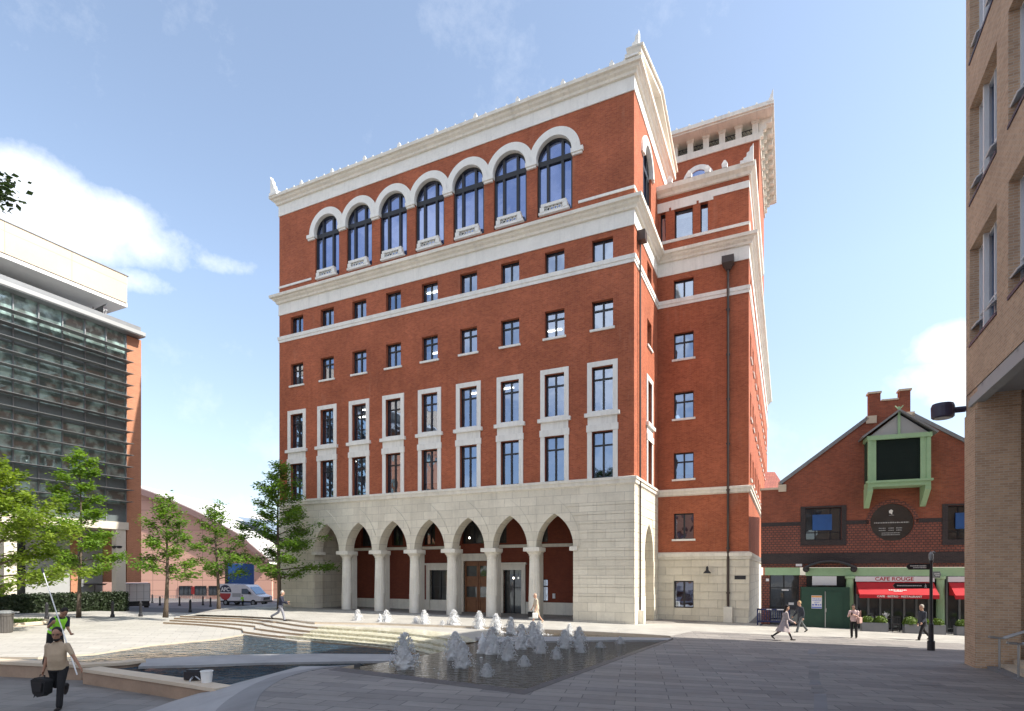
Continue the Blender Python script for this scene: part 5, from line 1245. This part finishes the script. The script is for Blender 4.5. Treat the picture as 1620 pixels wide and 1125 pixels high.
# ---------------------------------------------------------------- planters, tables, chairs, barrier
def kp(x,y): return (K0[0]+.934*x+.356*y,K0[1]-.356*x+.934*y)
def planter(x0,x1,yc,nb,label,seed):
    X,Y=kp((x0+x1)/2,yc); w=(x1-x0)/2; o=thing('planter',label,'planter',(X,Y,plane(X,Y)),KA,'grey planters before the cafe')
    MB().panel(rect(-w,w,-.28,.28),[rect(-w+.05,w-.05,-.23,.23)],TOP(.52),-.12).box(-w,w,-.28,-.24,0,.515).box(-w,w,.24,.28,0,.515).box(-w,-w+.04,-.24,.24,0,.515).box(w-.04,w,-.24,.24,0,.515).box(-w+.05,w-.05,-.23,.23,.3,.46).build('box',M['planter'],o)
    rr=random.Random(seed)
    for k in range(nb):
        c=Vector((-w+(k+.5)*2*w/nb,0,.58)); r=min(.36,w/nb*1.05)*rr.uniform(.85,1.1); m_=MB(); m_.ell(c,(r*.86,r*.75,r*.8),10,7)
        for q in range(700):
            d=Vector((rr.gauss(0,1),rr.gauss(0,1),rr.gauss(0,1))).normalized(); p=c+Vector((d.x*r*1.0,d.y*r*.85,d.z*r*.95))*rr.uniform(.9,1.06); leaf(m_,p,rr.uniform(.03,.06),rr,1.)
        m_.build('shrub',M['box'],o)
planter(4.95,6.25,-2.2,2,'small grey planter with two round box shrubs behind the woman holding her phone',1)
planter(7.0,8.9,-2.4,3,'long grey planter with low shrubs beside the fingerpost',2)
planter(9.4,12.0,-2.4,4,'long grey planter cut off by the tan brick pillar',3)
def table(x,y,label):
    X,Y=kp(x,y); o=thing('cafe_table',label,'table',(X,Y,plane(X,Y)),KA,'dark cafe tables'); MB().box(-.35,.35,-.35,.35,.71,.745).build('table_top',M['dark'],o,bevel=.01); MB().tube((0,0,.02),(0,0,.71),.03).box(-.25,.25,-.03,.03,0,.03).box(-.03,.03,-.25,.25,0,.03).build('pedestal',M['dark'],o)
table(6.4,-1.2,'dark cafe table with a pale flower pot behind the planter gap'); table(7.9,-1.35,'dark cafe table behind the long planter'); table(10.6,-1.3,'dark cafe table right of the fingerpost')
X,Y=kp(6.4,-1.2); fl=thing('flower_pot','small pale flower pot on the dark cafe table','flower pot',(X,Y,plane(X,Y)+.745)); MB().lathe((0,0,0),[(.05,0),(.07,.14),(.06,.14)],12).build('pot',M['white'],fl); m_=MB(); rr=random.Random(6)
for q in range(60): m_.ell((rr.gauss(0,.07),rr.gauss(0,.07),.2+rr.gauss(0,.05)),(.025,.025,.02),6,4)
m_.build('flowers',M['white'],fl)
def chair_meshes():
    s=MB().box(-.2,.2,-.2,.2,.43,.46).mesh('seat',M['dark']); b=MB()
    for k in range(4): b.box(-.19+.12*k,-.16+.12*k,.17,.2,.46,.88)
    b.box(-.2,.2,.17,.205,.84,.9); l=MB().tube((0,0,0),(0,0,.43),.016,n=6).mesh('leg',M['dark']); return s,b.mesh('backrest',M['dark']),l
cs,cb,cl=chair_meshes()
for x,y,rz,lab in ((5.75,-1.15,R(90),'black slatted cafe chair left of the flower pot table'),(6.75,-1.9,R(170),'black slatted cafe chair in the gap between two planters'),(7.2,-1.2,R(-90),'black slatted cafe chair between the two cafe tables'),(8.6,-1.2,R(-70),'black slatted cafe chair behind the walking man in the suit'),(9.75,-1.5,R(100),'black slatted cafe chair right of the fingerpost')):
    X,Y=kp(x,y); o=thing('cafe_chair',lab,'chair',(X,Y,plane(X,Y)),KA+rz,'black cafe chairs'); link('seat',cs,o); link('backrest',cb,o)
    for a in(-.17,.17):
        for c in(-.17,.17): link('leg',cl,o,(a,c,0))
X,Y=kp(-.55,-1.1); br=thing('crowd_barrier','blue plastic barrier leaning in the dark gap beside the stone corner','barrier',(X,Y,plane(X,Y)),KA+R(4)); m_=MB()
m_.box(0,1.9,0,.05,.95,1.05).box(0,1.9,0,.05,.2,.3).box(0,.08,0,.05,0,1.05).box(1.82,1.9,0,.05,0,1.05)
for k in range(13): m_.box(.14+.13*k,.19+.13*k,.01,.04,.3,.95)
m_.box(.2,.3,-.2,.25,0,.06).box(1.6,1.7,-.2,.25,0,.06); m_.build('frame',M['bluebar'],br); MB().box(.55,.85,-.006,-.001,.97,1.03).box(1.15,1.6,-.006,-.001,.97,1.03).build('reflector',M['poster'],br)
# tiled roof far behind the cafe
tr_=thing('tiled_roof_building','building with a pinkish tiled roof behind the cafe gable','building',(21.8,62,0),0); MB().add([(-1.6,0,9.0),(9,0,9.0),(9,6,14.2),(-1.0,6,14.2)],[(0,1,2,3)]).build('roof',M['tile'],tr_); MB().box(-1.6,9,.1,12,-2,9).build('wall',M['brick_cafe'],tr_)
# ---------------------------------------------------------------- people
def remesh(mb,vox,sm=3):
    me=bpy.data.meshes.new('tmp'); me.from_pydata(mb.v,[],mb.f)
    o=bpy.data.objects.new('tmp',me); C.objects.link(o)
    r=o.modifiers.new('r','REMESH'); r.mode='VOXEL'; r.voxel_size=vox
    s=o.modifiers.new('s','SMOOTH'); s.factor=.5; s.iterations=sm
    m=applied(o); bpy.data.objects.remove(o); bpy.data.meshes.remove(me)
    m.polygons.foreach_set('use_smooth',[True]*len(m.polygons)); return m
def limb(mb,a,b,r0,r1,n=10):
    a=Vector(a);b=Vector(b); mb.tube(a,b,r0,r1,n); mb.ell(a,(r0,)*3,10,7); mb.ell(b,(r1,)*3,10,7)
def rot(v,ax,a): return Matrix.Rotation(a,3,ax)@Vector(v)
def person(label,loc,face,h,pose,wear,vox=.016,group=None,rz_extra=0.):
    """body frame: faces +x, left side +y, z up; all joints from angles in degrees"""
    S=h/1.75; root=thing('person',label,'person',loc,face,group)
    g=lambda k,d=0.: pose.get(k,d)
    hipz=.93; lean=R(g('lean')); side=R(g('side'))
    def leg(s):
        k='L' if s>0 else 'R'; hp=Vector((0,.095*s,hipz)); th=R(g('th'+k)); kn=R(g('kn'+k)); ab=R(g('ab'+k,2))*s
        d=Vector((math.sin(th),math.sin(ab),-math.cos(th))); k_=hp+d*.43; d2=Vector((math.sin(th-kn),math.sin(ab)*.5,-math.cos(th-kn))); a_=k_+d2*.42
        return hp,k_,a_,th-kn
    legs=[leg(1),leg(-1)]
    low=min(l[2].z for l in legs)-.075; dz=Vector((0,0,-low))
    legs=[(a+dz,b+dz,c+dz,t) for a,b,c,t in legs]
    pel=Vector((0,0,hipz))+dz
    up=Vector((math.sin(lean),math.sin(side),math.cos(lean))).normalized(); 
    yv=Vector((0,1,0)); yv=(yv-up*yv.dot(up)).normalized(); fw=yv.cross(up)
    T=lambda f,l,u: pel+fw*f+yv*l+up*u
    sh=[T(0,.182,.445),T(0,-.182,.445)]
    neck=T(.0,0,.53); yaw=R(g('yaw')); nod=R(g('nod'))
    hf=rot(fw,up,yaw); hl=rot(yv,up,yaw); hu=up.copy(); hf=rot(hf,hl,nod); hu=rot(hu,hl,nod)
    hc=neck+hu*.16+hf*.025
    Hd=lambda f,l,u: hc+hf*f+hl*l+hu*u
    HR=Matrix((hf,hl,hu)).transposed()*1.0
    hs=g('hs',1.06); Hd=lambda f,l,u: hc+(hf*f+hl*l+hu*u)*hs; HR=HR*hs
    def arm(s):
        k='L' if s>0 else 'R'; sp=sh[0 if s>0 else 1]; a=R(g('ar'+k)); ab=R(g('aa'+k,8))*s; el=R(g('el'+k,15)); tw=R(g('tw'+k))*-s
        d=Vector((math.sin(a)*math.cos(ab),math.sin(ab),-math.cos(a)*math.cos(ab))); e=sp+d*.285
        a2=a+el; d2=Vector((math.sin(a2)*math.cos(ab+tw),math.sin(ab+tw),-math.cos(a2)*math.cos(ab+tw))).normalized(); w=e+d2*.25
        return sp,e,w,d2
    arms=[arm(1),arm(-1)]
    fat=g('fat',1.)
    # --- continuous body
    b=MB()
    b.ell(Hd(0,0,.035),(.088,.073,.10),16,12,rot=HR); b.ell(Hd(.022,0,-.045),(.066,.055,.075),14,10,rot=HR); b.ell(Hd(.055,0,-.095),(.028,.03,.022),8,6,rot=HR)
    b.ell(Hd(.094,0,-.012),(.020,.014,.026),8,6,rot=HR); b.ell(Hd(.092,0,-.055),(.010,.022,.008),8,5,rot=HR)
    for s in(-1,1): b.ell(Hd(-.005,.076*s,.0),(.02,.010,.032),8,6,rot=HR); b.ell(Hd(.075,.034*s,.035),(.014,.022,.008),8,5,rot=HR); b.ell(Hd(.066,.04*s,-.025),(.018,.02,.02),8,5,rot=HR)
    limb(b,neck-up*.06,Hd(-.015,0,-.05),.056,.052)
    def tor(fs,ls):   # torso as a loft of ellipses
        rg=[]
        for u,f,l,o in ((-.08,.10,.15,0),(.02,.115*fat,.165*fat**.5,.0),(.14,.11*fat,.15*fat**.5,.012*(fat>1.1)),(.28,.115*fat**.7,.16,.01),(.39,.112,.18,0),(.455,.09,.158,0),(.495,.068,.105,0),(.535,.052,.066,0)):
            rg.append([T(o*3+(f+fs)*math.cos(2*math.pi*i/18),(l+ls)*math.sin(2*math.pi*i/18),u) for i in range(18)])
        return rg
    b.loft(tor(-.012,-.012))
    for hp,k_,a_,t in legs: limb(b,hp,k_,.078,.052); limb(b,k_,a_,.05,.035); limb(b,k_+(a_-k_)*.2,k_+(a_-k_)*.45,.052,.045)
    for s,(sp,e,w,d2) in zip((1,-1),arms):
        limb(b,sp,e,.05,.038); limb(b,e,w,.037,.026)
        # hand: palm, four bent fingers of unequal length, thumb off the side
        k='L' if s>0 else 'R'; curl=R(g('cu'+k,35)); y2=yv-d2*yv.dot(d2); y2.normalize(); pn=d2.cross(y2)*s  # palm normal
        side_=fw-d2*fw.dot(d2); side_=side_.normalized() if side_.length>.15 else up.cross(d2).normalized()
        inn=-yv*s; inn=(inn-d2*inn.dot(d2)-side_*inn.dot(side_)).normalized()
        b.ell(w+d2*.045,(.038,.018,.05) ,10,8,rot=Matrix((side_,inn,d2)).transposed())
        for q,(o_,L) in enumerate(((.028,.072),(.010,.08),(-.009,.074),(-.027,.058))):
            p0=w+d2*.078+side_*o_; dd=(d2*math.cos(curl*.5)+inn*math.sin(curl*.5)); p1=p0+dd*L*.5; dd=(d2*math.cos(curl*1.4)+inn*math.sin(curl*1.4)); p2=p1+dd*L*.5
            limb(b,p0,p1,.0095,.009,7); limb(b,p1,p2,.009,.0075,7)
        p0=w+d2*.025+side_*.03; p1=p0+(d2*.6+side_*.75+inn*.25).normalized()*.038; p2=p1+(d2*.9+inn*.35).normalized()*.03; limb(b,p0,p1,.013,.0105,7); limb(b,p1,p2,.0105,.009,7)
    bo=link('body',remesh(b,min(vox,.0125),2),root); bo.data.materials.append(M[wear.get('skin','skin')])
    # --- clothes
    def put(name,mb,mat,v=vox,sm=3):
        me=remesh(mb,v,sm); me.materials.append(M[mat]); return link(name,me,root)
    t=MB()
    if wear.get('legs','trousers')=='trousers':
        rg=[[T((.125*fat**.7)*math.cos(2*math.pi*i/18),.172*fat**.5*math.sin(2*math.pi*i/18),u) for i in range(18)] for u in (-.10,-.02,.05)]; t.loft(rg)
        for hp,k_,a_,tt in legs: limb(t,hp-Vector((0,0,.02)),k_,.098*fat**.4,.070); limb(t,k_,a_+Vector((0,0,.02)),.070,.062)
        put('trousers',t,wear['lower'])
    elif wear['legs']=='shorts':
        rg=[[T(.125*math.cos(2*math.pi*i/18),.17*math.sin(2*math.pi*i/18),u) for i in range(18)] for u in (-.10,-.02,.05)]; t.loft(rg)
        for hp,k_,a_,tt in legs: limb(t,hp-Vector((0,0,.02)),hp.lerp(k_,.95),.10,.088)
        put('shorts',t,wear['lower'])
    elif wear['legs']=='coat':
        for hp,k_,a_,tt in legs: limb(t,hp,k_,.083,.056); limb(t,k_,a_,.055,.038)
        put('tights',t,wear['lower'])
        rg=[]
        for u,f,l in ((.12,.125,.16),(0,.15,.18),(-.14,.2,.23),(-.3,.27,.29),(-.42,.32,.33),(-.43,.30,.31),(-.30,.2,.2),(0,.1,.1)):
            rg.append([T((f*(1+.06*math.cos(7*2*math.pi*i/28)))*math.cos(2*math.pi*i/28)-.05*max(0,-u),l*(1+.06*math.cos(7*2*math.pi*i/28))*math.sin(2*math.pi*i/28),u) for i in range(28)])
        c_=MB().loft(rg); put('coat_skirt',c_,wear['upper'])
    u=MB(); rg=tor(.016,.014); u.loft(rg if not wear.get('long') else rg)
    if wear.get('long'):
        u.loft([[T((f)*math.cos(2*math.pi*i/18),l*math.sin(2*math.pi*i/18),z_) for i in range(18)] for z_,f,l in ((-.2,.145,.19),(-.08,.135,.185),(.1,.13,.175))])
    else:
        u.loft([[T((.125*fat**.8+.006)*math.cos(2*math.pi*i/18),(.178*fat**.5)*math.sin(2*math.pi*i/18),z_) for i in range(18)] for z_ in (-.06,.03,.1)])
    for sp,e,w,d2 in arms:
        L=wear.get('sleeve',1.); limb(u,sp+up*.005,sp.lerp(e,min(1,L*2)),.062,.051 if L<.6 else .05)
        if L>.6: limb(u,e,e.lerp(w,.93),.05,.042)
    put('shirt' if wear.get('sleeve',1)<.6 else 'jacket',u,wear['upper'])
    if 'vest' in wear:
        v=MB(); rg=tor(.034,.03)[1:7]; v.loft(rg); vo=put('hi_vis_vest',v,wear['vest'])
        q=MB()
        for z_ in (.12,.26): q.loft([[T((.155*fat**.7)*math.cos(2*math.pi*i/24),.203*math.sin(2*math.pi*i/24),z_+dz_) for i in range(24)] for dz_ in(0,.05)],False)
        link('reflective_band',q.mesh('reflective_band',M['refl']),root)
    if wear.get('collar'):
        q=MB()
        for s in(-1,1): q.add([T(.03,.06*s,.56),T(.075,.05*s,.535),T(.105,.018*s,.47),T(.085,.075*s,.475)],[(0,1,2,3)])
        q.add([T(-.05,.05,.575),T(-.05,-.05,.575),T(-.07,-.075,.52),T(-.07,.075,.52)],[(0,1,2,3)]); link('collar',q.mesh('collar',M[wear['upper']]),root)
    for hp,k_,a_,t_ in legs:
        f_=MB(); tilt=min(0,t_)*.8; fd=Vector((math.cos(tilt),0,math.sin(tilt)*1.0)).normalized(); n_=Vector((-fd.z,0,fd.x))
        RR=Matrix((fd,Vector((0,1,0)),n_)).transposed()
        f_.ell(a_+fd*.065-n_*.045,(.125,.045,.034),12,8,rot=RR); f_.ell(a_-fd*.02-n_*.025,(.055,.042,.052),10,8,rot=RR)
        put('shoe',f_,wear.get('shoe','shoe'),.012,1)
    # hair
    hr=MB(); st=wear.get('hairstyle','short')
    if st!='bald':
        for k in range(9):
            pass
        rg=[]
        hr.ell(Hd(-.018,0,.062),(.088,.081,.088),16,10,rot=HR); hr.ell(Hd(-.045,0,.02),(.06,.078,.08),12,8,rot=HR)
        if st=='long': hr.ell(Hd(-.06,0,-.06),(.05,.085,.15),12,9,rot=HR); hr.ell(Hd(-.075,0,-.19),(.045,.10,.12),12,9,rot=HR); 
        if st=='ear': 
            for s in(-1,1): hr.ell(Hd(.0,.07*s,-.03),(.05,.022,.09),10,8,rot=HR)
        put('hair',hr,wear['hair'],.011,1)
    if wear.get('beard'):
        q=MB(); q.ell(Hd(.045,0,-.085),(.045,.052,.04),12,8,rot=HR); q.ell(Hd(.01,0,-.075),(.05,.063,.045),12,8,rot=HR); q.ell(Hd(.088,0,-.043),(.010,.026,.007),8,5,rot=HR); put('beard',q,wear['hair'],.01,1)
    ey=MB()
    for s in(-1,1): ey.ell(Hd(.081,.032*s,.012),(.008,.013,.007),8,6,rot=HR)
    link('eyes',ey.mesh('eyes',M['cl_black']),root)
    if wear.get('glasses'):
        q=MB()
        for s in(-1,1):
            q.path([Hd(.101+.0,.034*s+.024*math.cos(a),.012+.016*math.sin(a)) for a in [2*math.pi*i/12 for i in range(13)]],.0035,5); q.path([Hd(.099,.058*s,.018),Hd(.0,.078*s,.02)],.003,5)
        q.path([Hd(.102,-.01,.014),Hd(.102,.01,.014)],.003,5); link('glasses',q.mesh('glasses',M['cl_black']),root)
    root.scale=(S,S,S)
    info=dict(hands=[w+d2*.09 for sp,e,w,d2 in arms],sh=sh,T=T,S=S,head=hc,up=up,fw=fw)
    return root,info
def at(px,py,l): return G3(px,py,l)
def wpos(root,info,p):
    m=Matrix.Translation(root.location)@Matrix.Rotation(root.rotation_euler.z,4,'Z')@Matrix.Scale(info['S'],4); return m@Vector(p)
walk=dict(thL=24,knL=6,thR=-18,knR=22,arL=-18,elL=18,arR=22,elR=22,lean=4)
# man in the foreground with a briefcase, walking towards the viewer
l=-.78; x,y,z=G3(92,1121,l)
r_,i_=person('bearded man in beige short-sleeved shirt walking forward with a black briefcase',(x,y,z),R(-78),1.90,dict(thL=16,knL=8,abL=1,abR=0,thR=-14,knR=62,arL=8,aaL=30,elL=10,twL=-4,cuL=30,arR=-4,aaR=7,elR=16,cuR=95,lean=3,yaw=12,nod=2,fat=1.2,hs=1.14),
   dict(skin='skin_tan',upper='cl_beige',lower='cl_black',sleeve=.36,hair='hair_dark',beard=1,glasses=1,collar=1),.014)
hp=wpos(r_,i_,i_['hands'][1]); c=thing('briefcase','black soft briefcase carried by the bearded man in the beige shirt','bag',hp,R(-20)); MB().prism([(-.27,-.12),(-.20,-.42),(-.02,-.50),(.2,-.40),(.24,-.10),(.1,-.06),(-.12,-.05)],FRONT(0),-.09,.09).prism([(-.2,-.17),(-.15,-.38),(.14,-.36),(.18,-.15)],FRONT(0),-.125,-.085).build('body',M['cl_black'],c,bevel=.035); MB().path([(-.09,0,-.07),(-.08,0,.0),(0,0,.015),(.08,0,.0),(.09,0,-.07)],.012,7).build('handle',M['cl_black'],c); MB().path([(-.15,-.05,-.4),(-.13,-.1,-.5),(-.10,-.06,-.41)],.01,5).build('strap',M['cl_black'],c)
# window cleaner with pole
l=-.34; x,y,z=G3(87,1054,l)
r_,i_=person('worker in lime hi-vis vest and navy clothes bending forward with a long pole',(x,y,z),R(-22),1.86,dict(thL=14,knL=10,thR=-12,knR=8,lean=30,side=0,nod=14,arR=35,aaR=38,elR=85,twR=30,cuR=90,arL=24,aaL=-12,elL=35,cuL=90,yaw=-10),
   dict(skin='skin_tan',upper='cl_navy',lower='cl_black',sleeve=.4,vest='cl_hivis',hair='hair_dark'),.016)
h0=wpos(r_,i_,i_['hands'][0]); h1=wpos(r_,i_,i_['hands'][1]); 
top=Vector(((67-CXP)/FPX*(y-.25),y-.25,CAMH+(YHP-901)/FPX*(y-.25))); bot=Vector(((122-CXP)/FPX*(y-.5),y-.5,plane(x,y)-.5))
pl=thing('cleaning_pole','long silver cleaning pole held diagonally by the hi-vis worker','pole',tuple(bot)); d=top-bot; MB().tube((0,0,0),d,.018,.014,8).build('shaft',M['white'],pl); MB().tube(d*.97,d*1.01,.035,.03,8).build('brush_end',M['cl_navy'],pl)
# second worker crouched behind the first
x2,y2,z2=G3(99,1006,l)
# man on the steps walking right
person('white-haired man in dark sweater and grey trousers walking up the steps',at(444,982.5,-.1),R(8),1.74,dict(thL=-20,knL=38,thR=20,knR=8,lean=6,arR=25,elR=70,arL=10,elL=60,cuL=60),dict(upper='cl_navy',lower='cl_grey',hair='hair_grey',sleeve=.9))
r_,i_=person('bald man in pale t-shirt and khaki shorts walking left with two bags',at(849,986.5,0),R(196),1.80,dict(thL=22,knL=6,thR=-18,knR=20,arL=6,elL=14,arR=12,elR=12,lean=5,cuL=90,cuR=90,fat=1.05),dict(upper='cl_khaki',lower='cl_khaki',legs='shorts',sleeve=.4,hairstyle='bald',hair='hair_grey',shoe='cl_khaki'))
hp=wpos(r_,i_,i_['hands'][0]); c=thing('carrier_bag','white carrier bag held by the bald man in shorts','bag',hp); MB().box(-.16,.16,-.05,.05,-.42,-.1).build('sack',M['cl_white'],c,bevel=.04); MB().path([(-.1,0,-.1),(-.05,0,.01),(.05,0,.01),(.1,0,-.1)],.008,5).build('handle',M['cl_white'],c)
hp=wpos(r_,i_,i_['hands'][1]); c=thing('shoulder_bag','black bag held by the bald man in shorts','bag',hp); MB().box(-.2,.2,-.06,.06,-.4,-.08).build('sack',M['cl_black'],c,bevel=.05); MB().path([(-.1,0,-.1),(-.05,0,.01),(.05,0,.01),(.1,0,-.1)],.01,5).build('handle',M['cl_black'],c)
person('dark-haired woman in flared grey coat and black tights striding right',at(1241,1013.5,0),R(-6),1.70,dict(thL=28,knL=4,thR=-30,knR=26,arL=18,elL=45,arR=10,elR=50,lean=6,nod=6),dict(upper='cl_coat',lower='cl_black',legs='coat',hair='hair_dark',hairstyle='long',sleeve=1.))
person('fair-haired man in navy suit jacket and green-grey trousers walking left',at(1267,1000.5,0),R(188),1.76,dict(thL=25,knL=8,thR=-20,knR=18,arL=-12,elL=25,arR=18,elR=20,lean=5,nod=4),dict(upper='cl_suit',lower='cl_trouser',hair='hair_blond',sleeve=1.,long=1,collar=0))
r_,i_=person('woman in pale pink blouse and black trousers standing looking at a phone',at(1351,1009.5,0),R(226),1.66,dict(thL=4,knL=2,thR=-3,knR=3,arL=28,elL=88,arR=30,elR=92,twL=35,twR=35,lean=0,nod=22,cuL=70,cuR=70),dict(upper='cl_pink',lower='cl_black',hair='hair_dark',hairstyle='ear',sleeve=.5))
hp=wpos(r_,i_,i_['T'](.02,.26,.02)); c=thing('tote_bag','brown tote bag hanging from the shoulder of the woman in pink','bag',hp,R(40)); MB().box(-.19,.19,-.07,.07,-.16,.14).build('body',M['cl_tote'],c,bevel=.04); MB().path([(-.12,0,.12),(-.08,-.03,.4),(.0,-.05,.46),(.08,-.03,.4),(.12,0,.12)],.014,6).build('strap',M['cl_tote'],c)
hp=wpos(r_,i_,(Vector(i_['hands'][0])+Vector(i_['hands'][1]))/2); c=thing('mobile_phone','dark mobile phone in the hands of the woman in pink','phone',hp,R(226)); MB().box(-.006,.006,-.036,.036,-.07,.07).build('handset',M['cl_black'],c,bevel=.003)
person('grey-haired man in dark suit walking left past the fingerpost',at(1460,1013,0),R(186),1.78,dict(thL=24,knL=6,thR=-20,knR=24,arL=10,elL=35,arR=-12,elR=22,lean=4),dict(upper='cl_suit',lower='cl_black',hair='hair_grey',sleeve=1.,long=1))
person('man in green hi-vis top standing low beside the white van',at(384,959.5,-1.05),R(-100),1.3,dict(thL=8,knL=5,thR=-5,knR=5,lean=12,arL=20,elL=40,arR=20,elR=40),dict(upper='cl_orange_vis',lower='cl_black',vest='cl_hivis',hair='hair_dark',sleeve=.5),.02)
# ---------------------------------------------------------------- sky, sun, camera
EL,SX,SY=R(46.5),.9655,-.262
w=bpy.data.worlds.new('World'); sc.world=w; w.use_nodes=True; nt=w.node_tree
for n_ in list(nt.nodes): nt.nodes.remove(n_)
sky=N(nt,'ShaderNodeTexSky',sky_type='NISHITA'); sky.sun_disc=False; sky.sun_elevation=EL; sky.sun_rotation=math.atan2(SX,SY); sky.air_density=1.; sky.dust_density=1.1; sky.ozone_density=1.4; sky.altitude=100
skm=N(nt,'ShaderNodeMix',data_type='RGBA',blend_type='MULTIPLY'); skm.inputs[0].default_value=1.; bg=N(nt,'ShaderNodeBackground'); nt.links.new(skm.outputs[2],bg.inputs[0]); bg.inputs[1].default_value=.15
hs=N(nt,'ShaderNodeHueSaturation'); hs.inputs['Saturation'].default_value=.79; nt.links.new(sky.outputs[0],hs.inputs['Color']); nt.links.new(mixc(nt,1.,hs.outputs[0],(.85,.885,.89),'MULTIPLY'),skm.inputs[6])
tc=N(nt,'ShaderNodeTexCoord'); nv=N(nt,'ShaderNodeVectorMath',operation='NORMALIZE'); nt.links.new(tc.outputs['Generated'],nv.inputs[0]); dv=nv.outputs[0]
n1=noise(nt,dv,7.5,12,.66); n2=noise(nt,dv,2.2,5,.6)
mask=None
def blob(px,py,rx,rz,w_=0.):
    c=Vector(((px-CXP)/FPX,1,(YHP-py)/FPX)).normalized(); side_=Vector((c.y,-c.x,0)).normalized(); up_=side_.cross(c)
    out=[]
    for v,r in ((side_,rx),(up_,rz)):
        d=N(nt,'ShaderNodeVectorMath',operation='DOT_PRODUCT'); nt.links.new(dv,d.inputs[0]); d.inputs[1].default_value=tuple(v/r); out.append(mathn(nt,'SUBTRACT',d.outputs['Value'],v.dot(c)/r))
    f=N(nt,'ShaderNodeVectorMath',operation='DOT_PRODUCT'); nt.links.new(dv,f.inputs[0]); f.inputs[1].default_value=tuple(c)
    q=mathn(nt,'ADD',mathn(nt,'POWER',mathn(nt,'ABSOLUTE',out[0]),2.),mathn(nt,'POWER',mathn(nt,'ABSOLUTE',out[1]),2.))
    v=mathn(nt,'SUBTRACT',1.,q)
    return mathn(nt,'SUBTRACT',mathn(nt,'MULTIPLY',v,mathn(nt,'GREATER_THAN',f.outputs['Value'],0.)),w_)
for b_ in ((20,335,.095,.05),(100,350,.09,.04),(180,350,.075,.035),(245,385,.08,.035,.25),(325,412,.07,.02,.6),(230,450,.06,.022,.6),(60,290,.06,.035),(1540,585,.085,.03),(1500,545,.05,.028),(1590,600,.08,.03)):
    v=mathn(nt,'MAXIMUM',blob(*b_),-2.); mask=v if mask is None else mathn(nt,'MAXIMUM',mask,v)
edge=mathn(nt,'ADD',mask,mathn(nt,'MULTIPLY',mathn(nt,'SUBTRACT',n1,.5),3.6))
m1=mathn(nt,'MULTIPLY',ramp(nt,edge,-.25,2.2),.98,True)
# bright broken cumulus added in the unseen sky behind the viewer, lifting shaded fronts
sp_=N(nt,'ShaderNodeSeparateXYZ'); nt.links.new(dv,sp_.inputs[0]); nt.links.new(mixc(nt,ramp(nt,sp_.outputs[2],0.,.42),(.76,.70,.70),(1.,1.,1.)),skm.inputs[7])
back=ramp(nt,sp_.outputs[1],-.05,-.45)
m2=mathn(nt,'MULTIPLY',ramp(nt,n2,.53,.67),back)
wis=mathn(nt,'MULTIPLY',ramp(nt,noise(nt,dv,3.1,9,.68),.56,.80),.22)
mk=mathn(nt,'MAXIMUM',mathn(nt,'MAXIMUM',m1,m2),wis,clamp=True)
cb=N(nt,'ShaderNodeBackground'); cb.inputs[0].default_value=(1,.985,.96,1); cb.inputs[1].default_value=.9
ms=N(nt,'ShaderNodeMixShader'); nt.links.new(mk,ms.inputs[0]); nt.links.new(bg.outputs[0],ms.inputs[1]); nt.links.new(cb.outputs[0],ms.inputs[2])
wo=N(nt,'ShaderNodeOutputWorld'); nt.links.new(ms.outputs[0],wo.inputs[0])
ld=bpy.data.lights.new('sun','SUN'); ld.energy=3.8; ld.angle=R(.53); ld.color=(1,.94,.84)
so=bpy.data.objects.new('sun',ld); C.objects.link(so); d=Vector((SX*math.cos(EL),SY*math.cos(EL),math.sin(EL))); so.rotation_euler=d.to_track_quat('Z','Y').to_euler(); so.location=(60,-20,80)
cd=bpy.data.cameras.new('camera'); cam=bpy.data.objects.new('camera',cd); C.objects.link(cam); sc.camera=cam
cam.location=(0,0,CAMH); cam.rotation_euler=(R(90),0,0); cd.sensor_width=36; cd.sensor_fit='HORIZONTAL'; cd.lens=36*FPX/1620; cd.shift_y=(YHP-562.5)/1620; cd.clip_end=3000; cd.clip_start=.1
sc.view_settings.view_transform='Standard'; sc.view_settings.look='None'; sc.view_settings.gamma=1; sc.view_settings.exposure=1.17; sc.view_settings.use_curve_mapping=False
sc.render.resolution_x=1024; sc.render.resolution_y=711
sc.cycles.max_bounces=6; sc.cycles.diffuse_bounces=3; sc.cycles.glossy_bounces=4; sc.cycles.use_denoising=True
